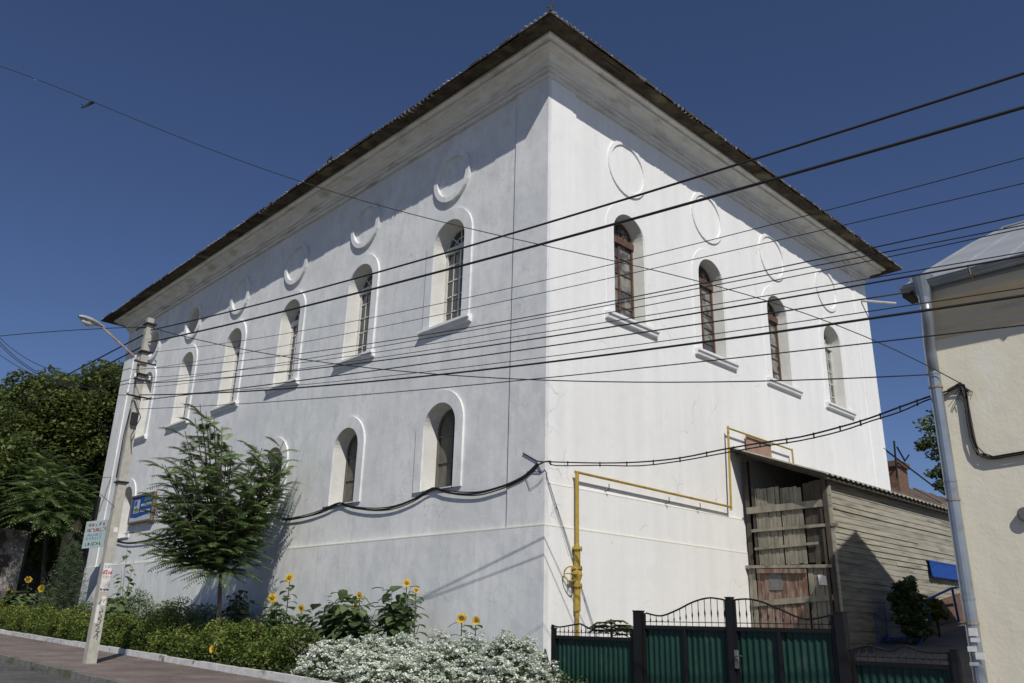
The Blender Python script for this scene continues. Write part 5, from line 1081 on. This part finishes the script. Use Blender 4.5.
# plants in the yard
def palmate(label, a, b, x, r, n, grp):
    q = pt(a, b, 'x', x); t = thing('castor_plant', label, 'plant', (x, q.y, .25), grp); s_ = MB(); s_.tube([(x, q.y, .25), (x, q.y, q.z)], .02, 5); lv = []
    for i in range(n):
        an = i * 2.4; c = Vector((x, q.y, q.z - .25 * random.random())) + Vector((math.cos(an), math.sin(an), .1)) * r * .5; s_.tube([(x, q.y, q.z - .2), tuple(c)], .007, 4)
        for k in range(7): bn = an + (k - 3) * .55; lv.append(broadleaf(c, (math.cos(bn), math.sin(bn), .15), r * .55))
    V = []; 
    lv2 = [(np.asarray(v), f) for v, f in lv]; s_.build('stem', M['stem'], t); o = leaves_obj('leaves', lv2, M['leaf_sun'], t)
palmate('castor plant with fingered leaves above the fence top, taller one', 611, 619, 11.9, .42, 11, 'castor plants behind the fence')
palmate('castor plant with fingered leaves beside the gate post, lower one', 631, 626, 11.9, .32, 8, 'castor plants behind the fence')
q = pt(912, 609, 'y', 8.1); t = thing('yard_bush', 'dark green bush against the plank shed wall', 'bush', (q.x, 8.1, yz(q.x, 8)), 'bushes in the yard'); V, F_, r_ = join([crown((q.x + a, 8.1 + b, q.z + c), (rr_, rr_ * .8, hh_), nn_, 55, .13, .17, .15) for a, b, c, rr_, hh_, nn_ in ((-.05, 0, -.35, .5, .4, 30), (-.24, .1, .15, .3, .4, 18), (.26, -.05, .0, .3, .42, 18), (.0, 0, .5, .14, .35, 9), (-.3, 0, .4, .1, .25, 5))]); cloud('foliage', V, F_, M['leaf_sun'], t, r_); MB().tube([(q.x, 8.1, yz(q.x, 8) - .1), (q.x, 8.1, q.z)], .03, 5).build('trunk', M['darkbark'], t)
q = pt(936, 611, 'y', 8.0); t = thing('yard_bush', 'smaller yellow green bush beside the blue railing', 'bush', (q.x, 8.0, yz(q.x, 8)), 'bushes in the yard'); V, F_, r_ = crown((q.x, 8.0, q.z), (.22, .2, .28), 26, 70, .1, .13, .3); cloud('foliage', V, F_, M['leaf_hedge'], t, r_); MB().tube([(q.x, 8.0, yz(q.x, 8) - .1), (q.x, 8.0, q.z)], .03, 5).build('trunk', M['darkbark'], t)
q = vp_(950, 440, 40); t = thing('yard_tree', 'loose leafed tree showing beside the downpipe of the cream house', 'tree', (q.x, q.y, 2)); parts = []
for (a, b, s) in ((930, 425, .7), (940, 415, .6), (928, 444, .55), (945, 440, .9), (938, 455, .5), (948, 470, .6), (935, 474, .45), (950, 400, .7), (944, 486, .5), (960, 430, 1.2), (965, 460, 1.2), (962, 485, 1.), (921, 447, .3), (970, 400, 1.1)):
    c = vp_(a, b, 40); n = int(330 * s); p = unit(n) * (rng.uniform(.2, 1, n) ** .6)[:, None] * s * np.array([1, 1, .6]) + np.array(c); parts.append(leafcards(p, .2, .55, upbias=.6))
V, F_, r_ = join(parts); cloud('crown', V, F_, M['leaf_dark'], t, r_); s_ = MB(); limbs(s_, (q.x + 1, q.y - .8, 1), (q.x + .8, q.y - .6, q.z), .2, [vp_(930, 425, 40), vp_(928, 444, 40), vp_(938, 474, 40), vp_(950, 400, 40), vp_(940, 415, 40)]); s_.build('trunk', M['darkbark'], t)
# weeds at the foot of the fence
for i, (a, b, lb) in enumerate(((562, 668, 'weedy green plant at the foot of the fence nearest the white bush'), (582, 674, 'second weedy plant along the foot of the green fence'))):
    q = pt(a, b, 'x', 11.0); n = 900; u = unit(n); u[:, 2] = np.abs(u[:, 2]); P_ = np.array([10.95, q.y, .2]) + u * rng.uniform(.2, 1, n)[:, None] * np.array([.22, .35, .62 - .12 * i]); V, F_, r_ = leafcards(P_, .07, .35, upbias=.2); t = thing('fence_weed', lb, 'weed', (10.95, q.y, .2), 'weeds by the fence'); cloud('foliage', V, F_, M['leaf_sun'], t, r_); MB().tube([(10.95, q.y, .2), (10.95, q.y, .6)], .008, 4).build('stem', M['stem'], t)

# pipe clamps on the cream house, litter on the pavement
for z in (4.6, 3.1, 1.6):
    MB().tube([(11.40, py_, z), (11.40, py_, z + .03)], .088, 14).tube([(11.40, py_, z + .015), (11.5, py_, z + .015)], .015, 5).build('clamp', M['rust'], dp)
n = 900; y = rng.uniform(9, 45, n); x = np.where(rng.uniform(0, 1, n) < .6, 8.55 - np.abs(rng.normal(0, .18, n)), rng.uniform(5.95, 8.6, n)); P_ = np.stack([x, y, .045 + .02 * y], 1)
V, F_, r_ = leafcards(P_, .035, .6, upbias=3); V[:, 2] = np.clip(V[:, 2], .036 + .02 * V[:, 1], .075 + .02 * V[:, 1])
o = cloud('fallen_leaves', V, F_, M['leaf_litter'], None, r_, 'stuff'); tag(o, 'dry fallen leaves and grit scattered on the pavement', 'leaf litter', kind='stuff')
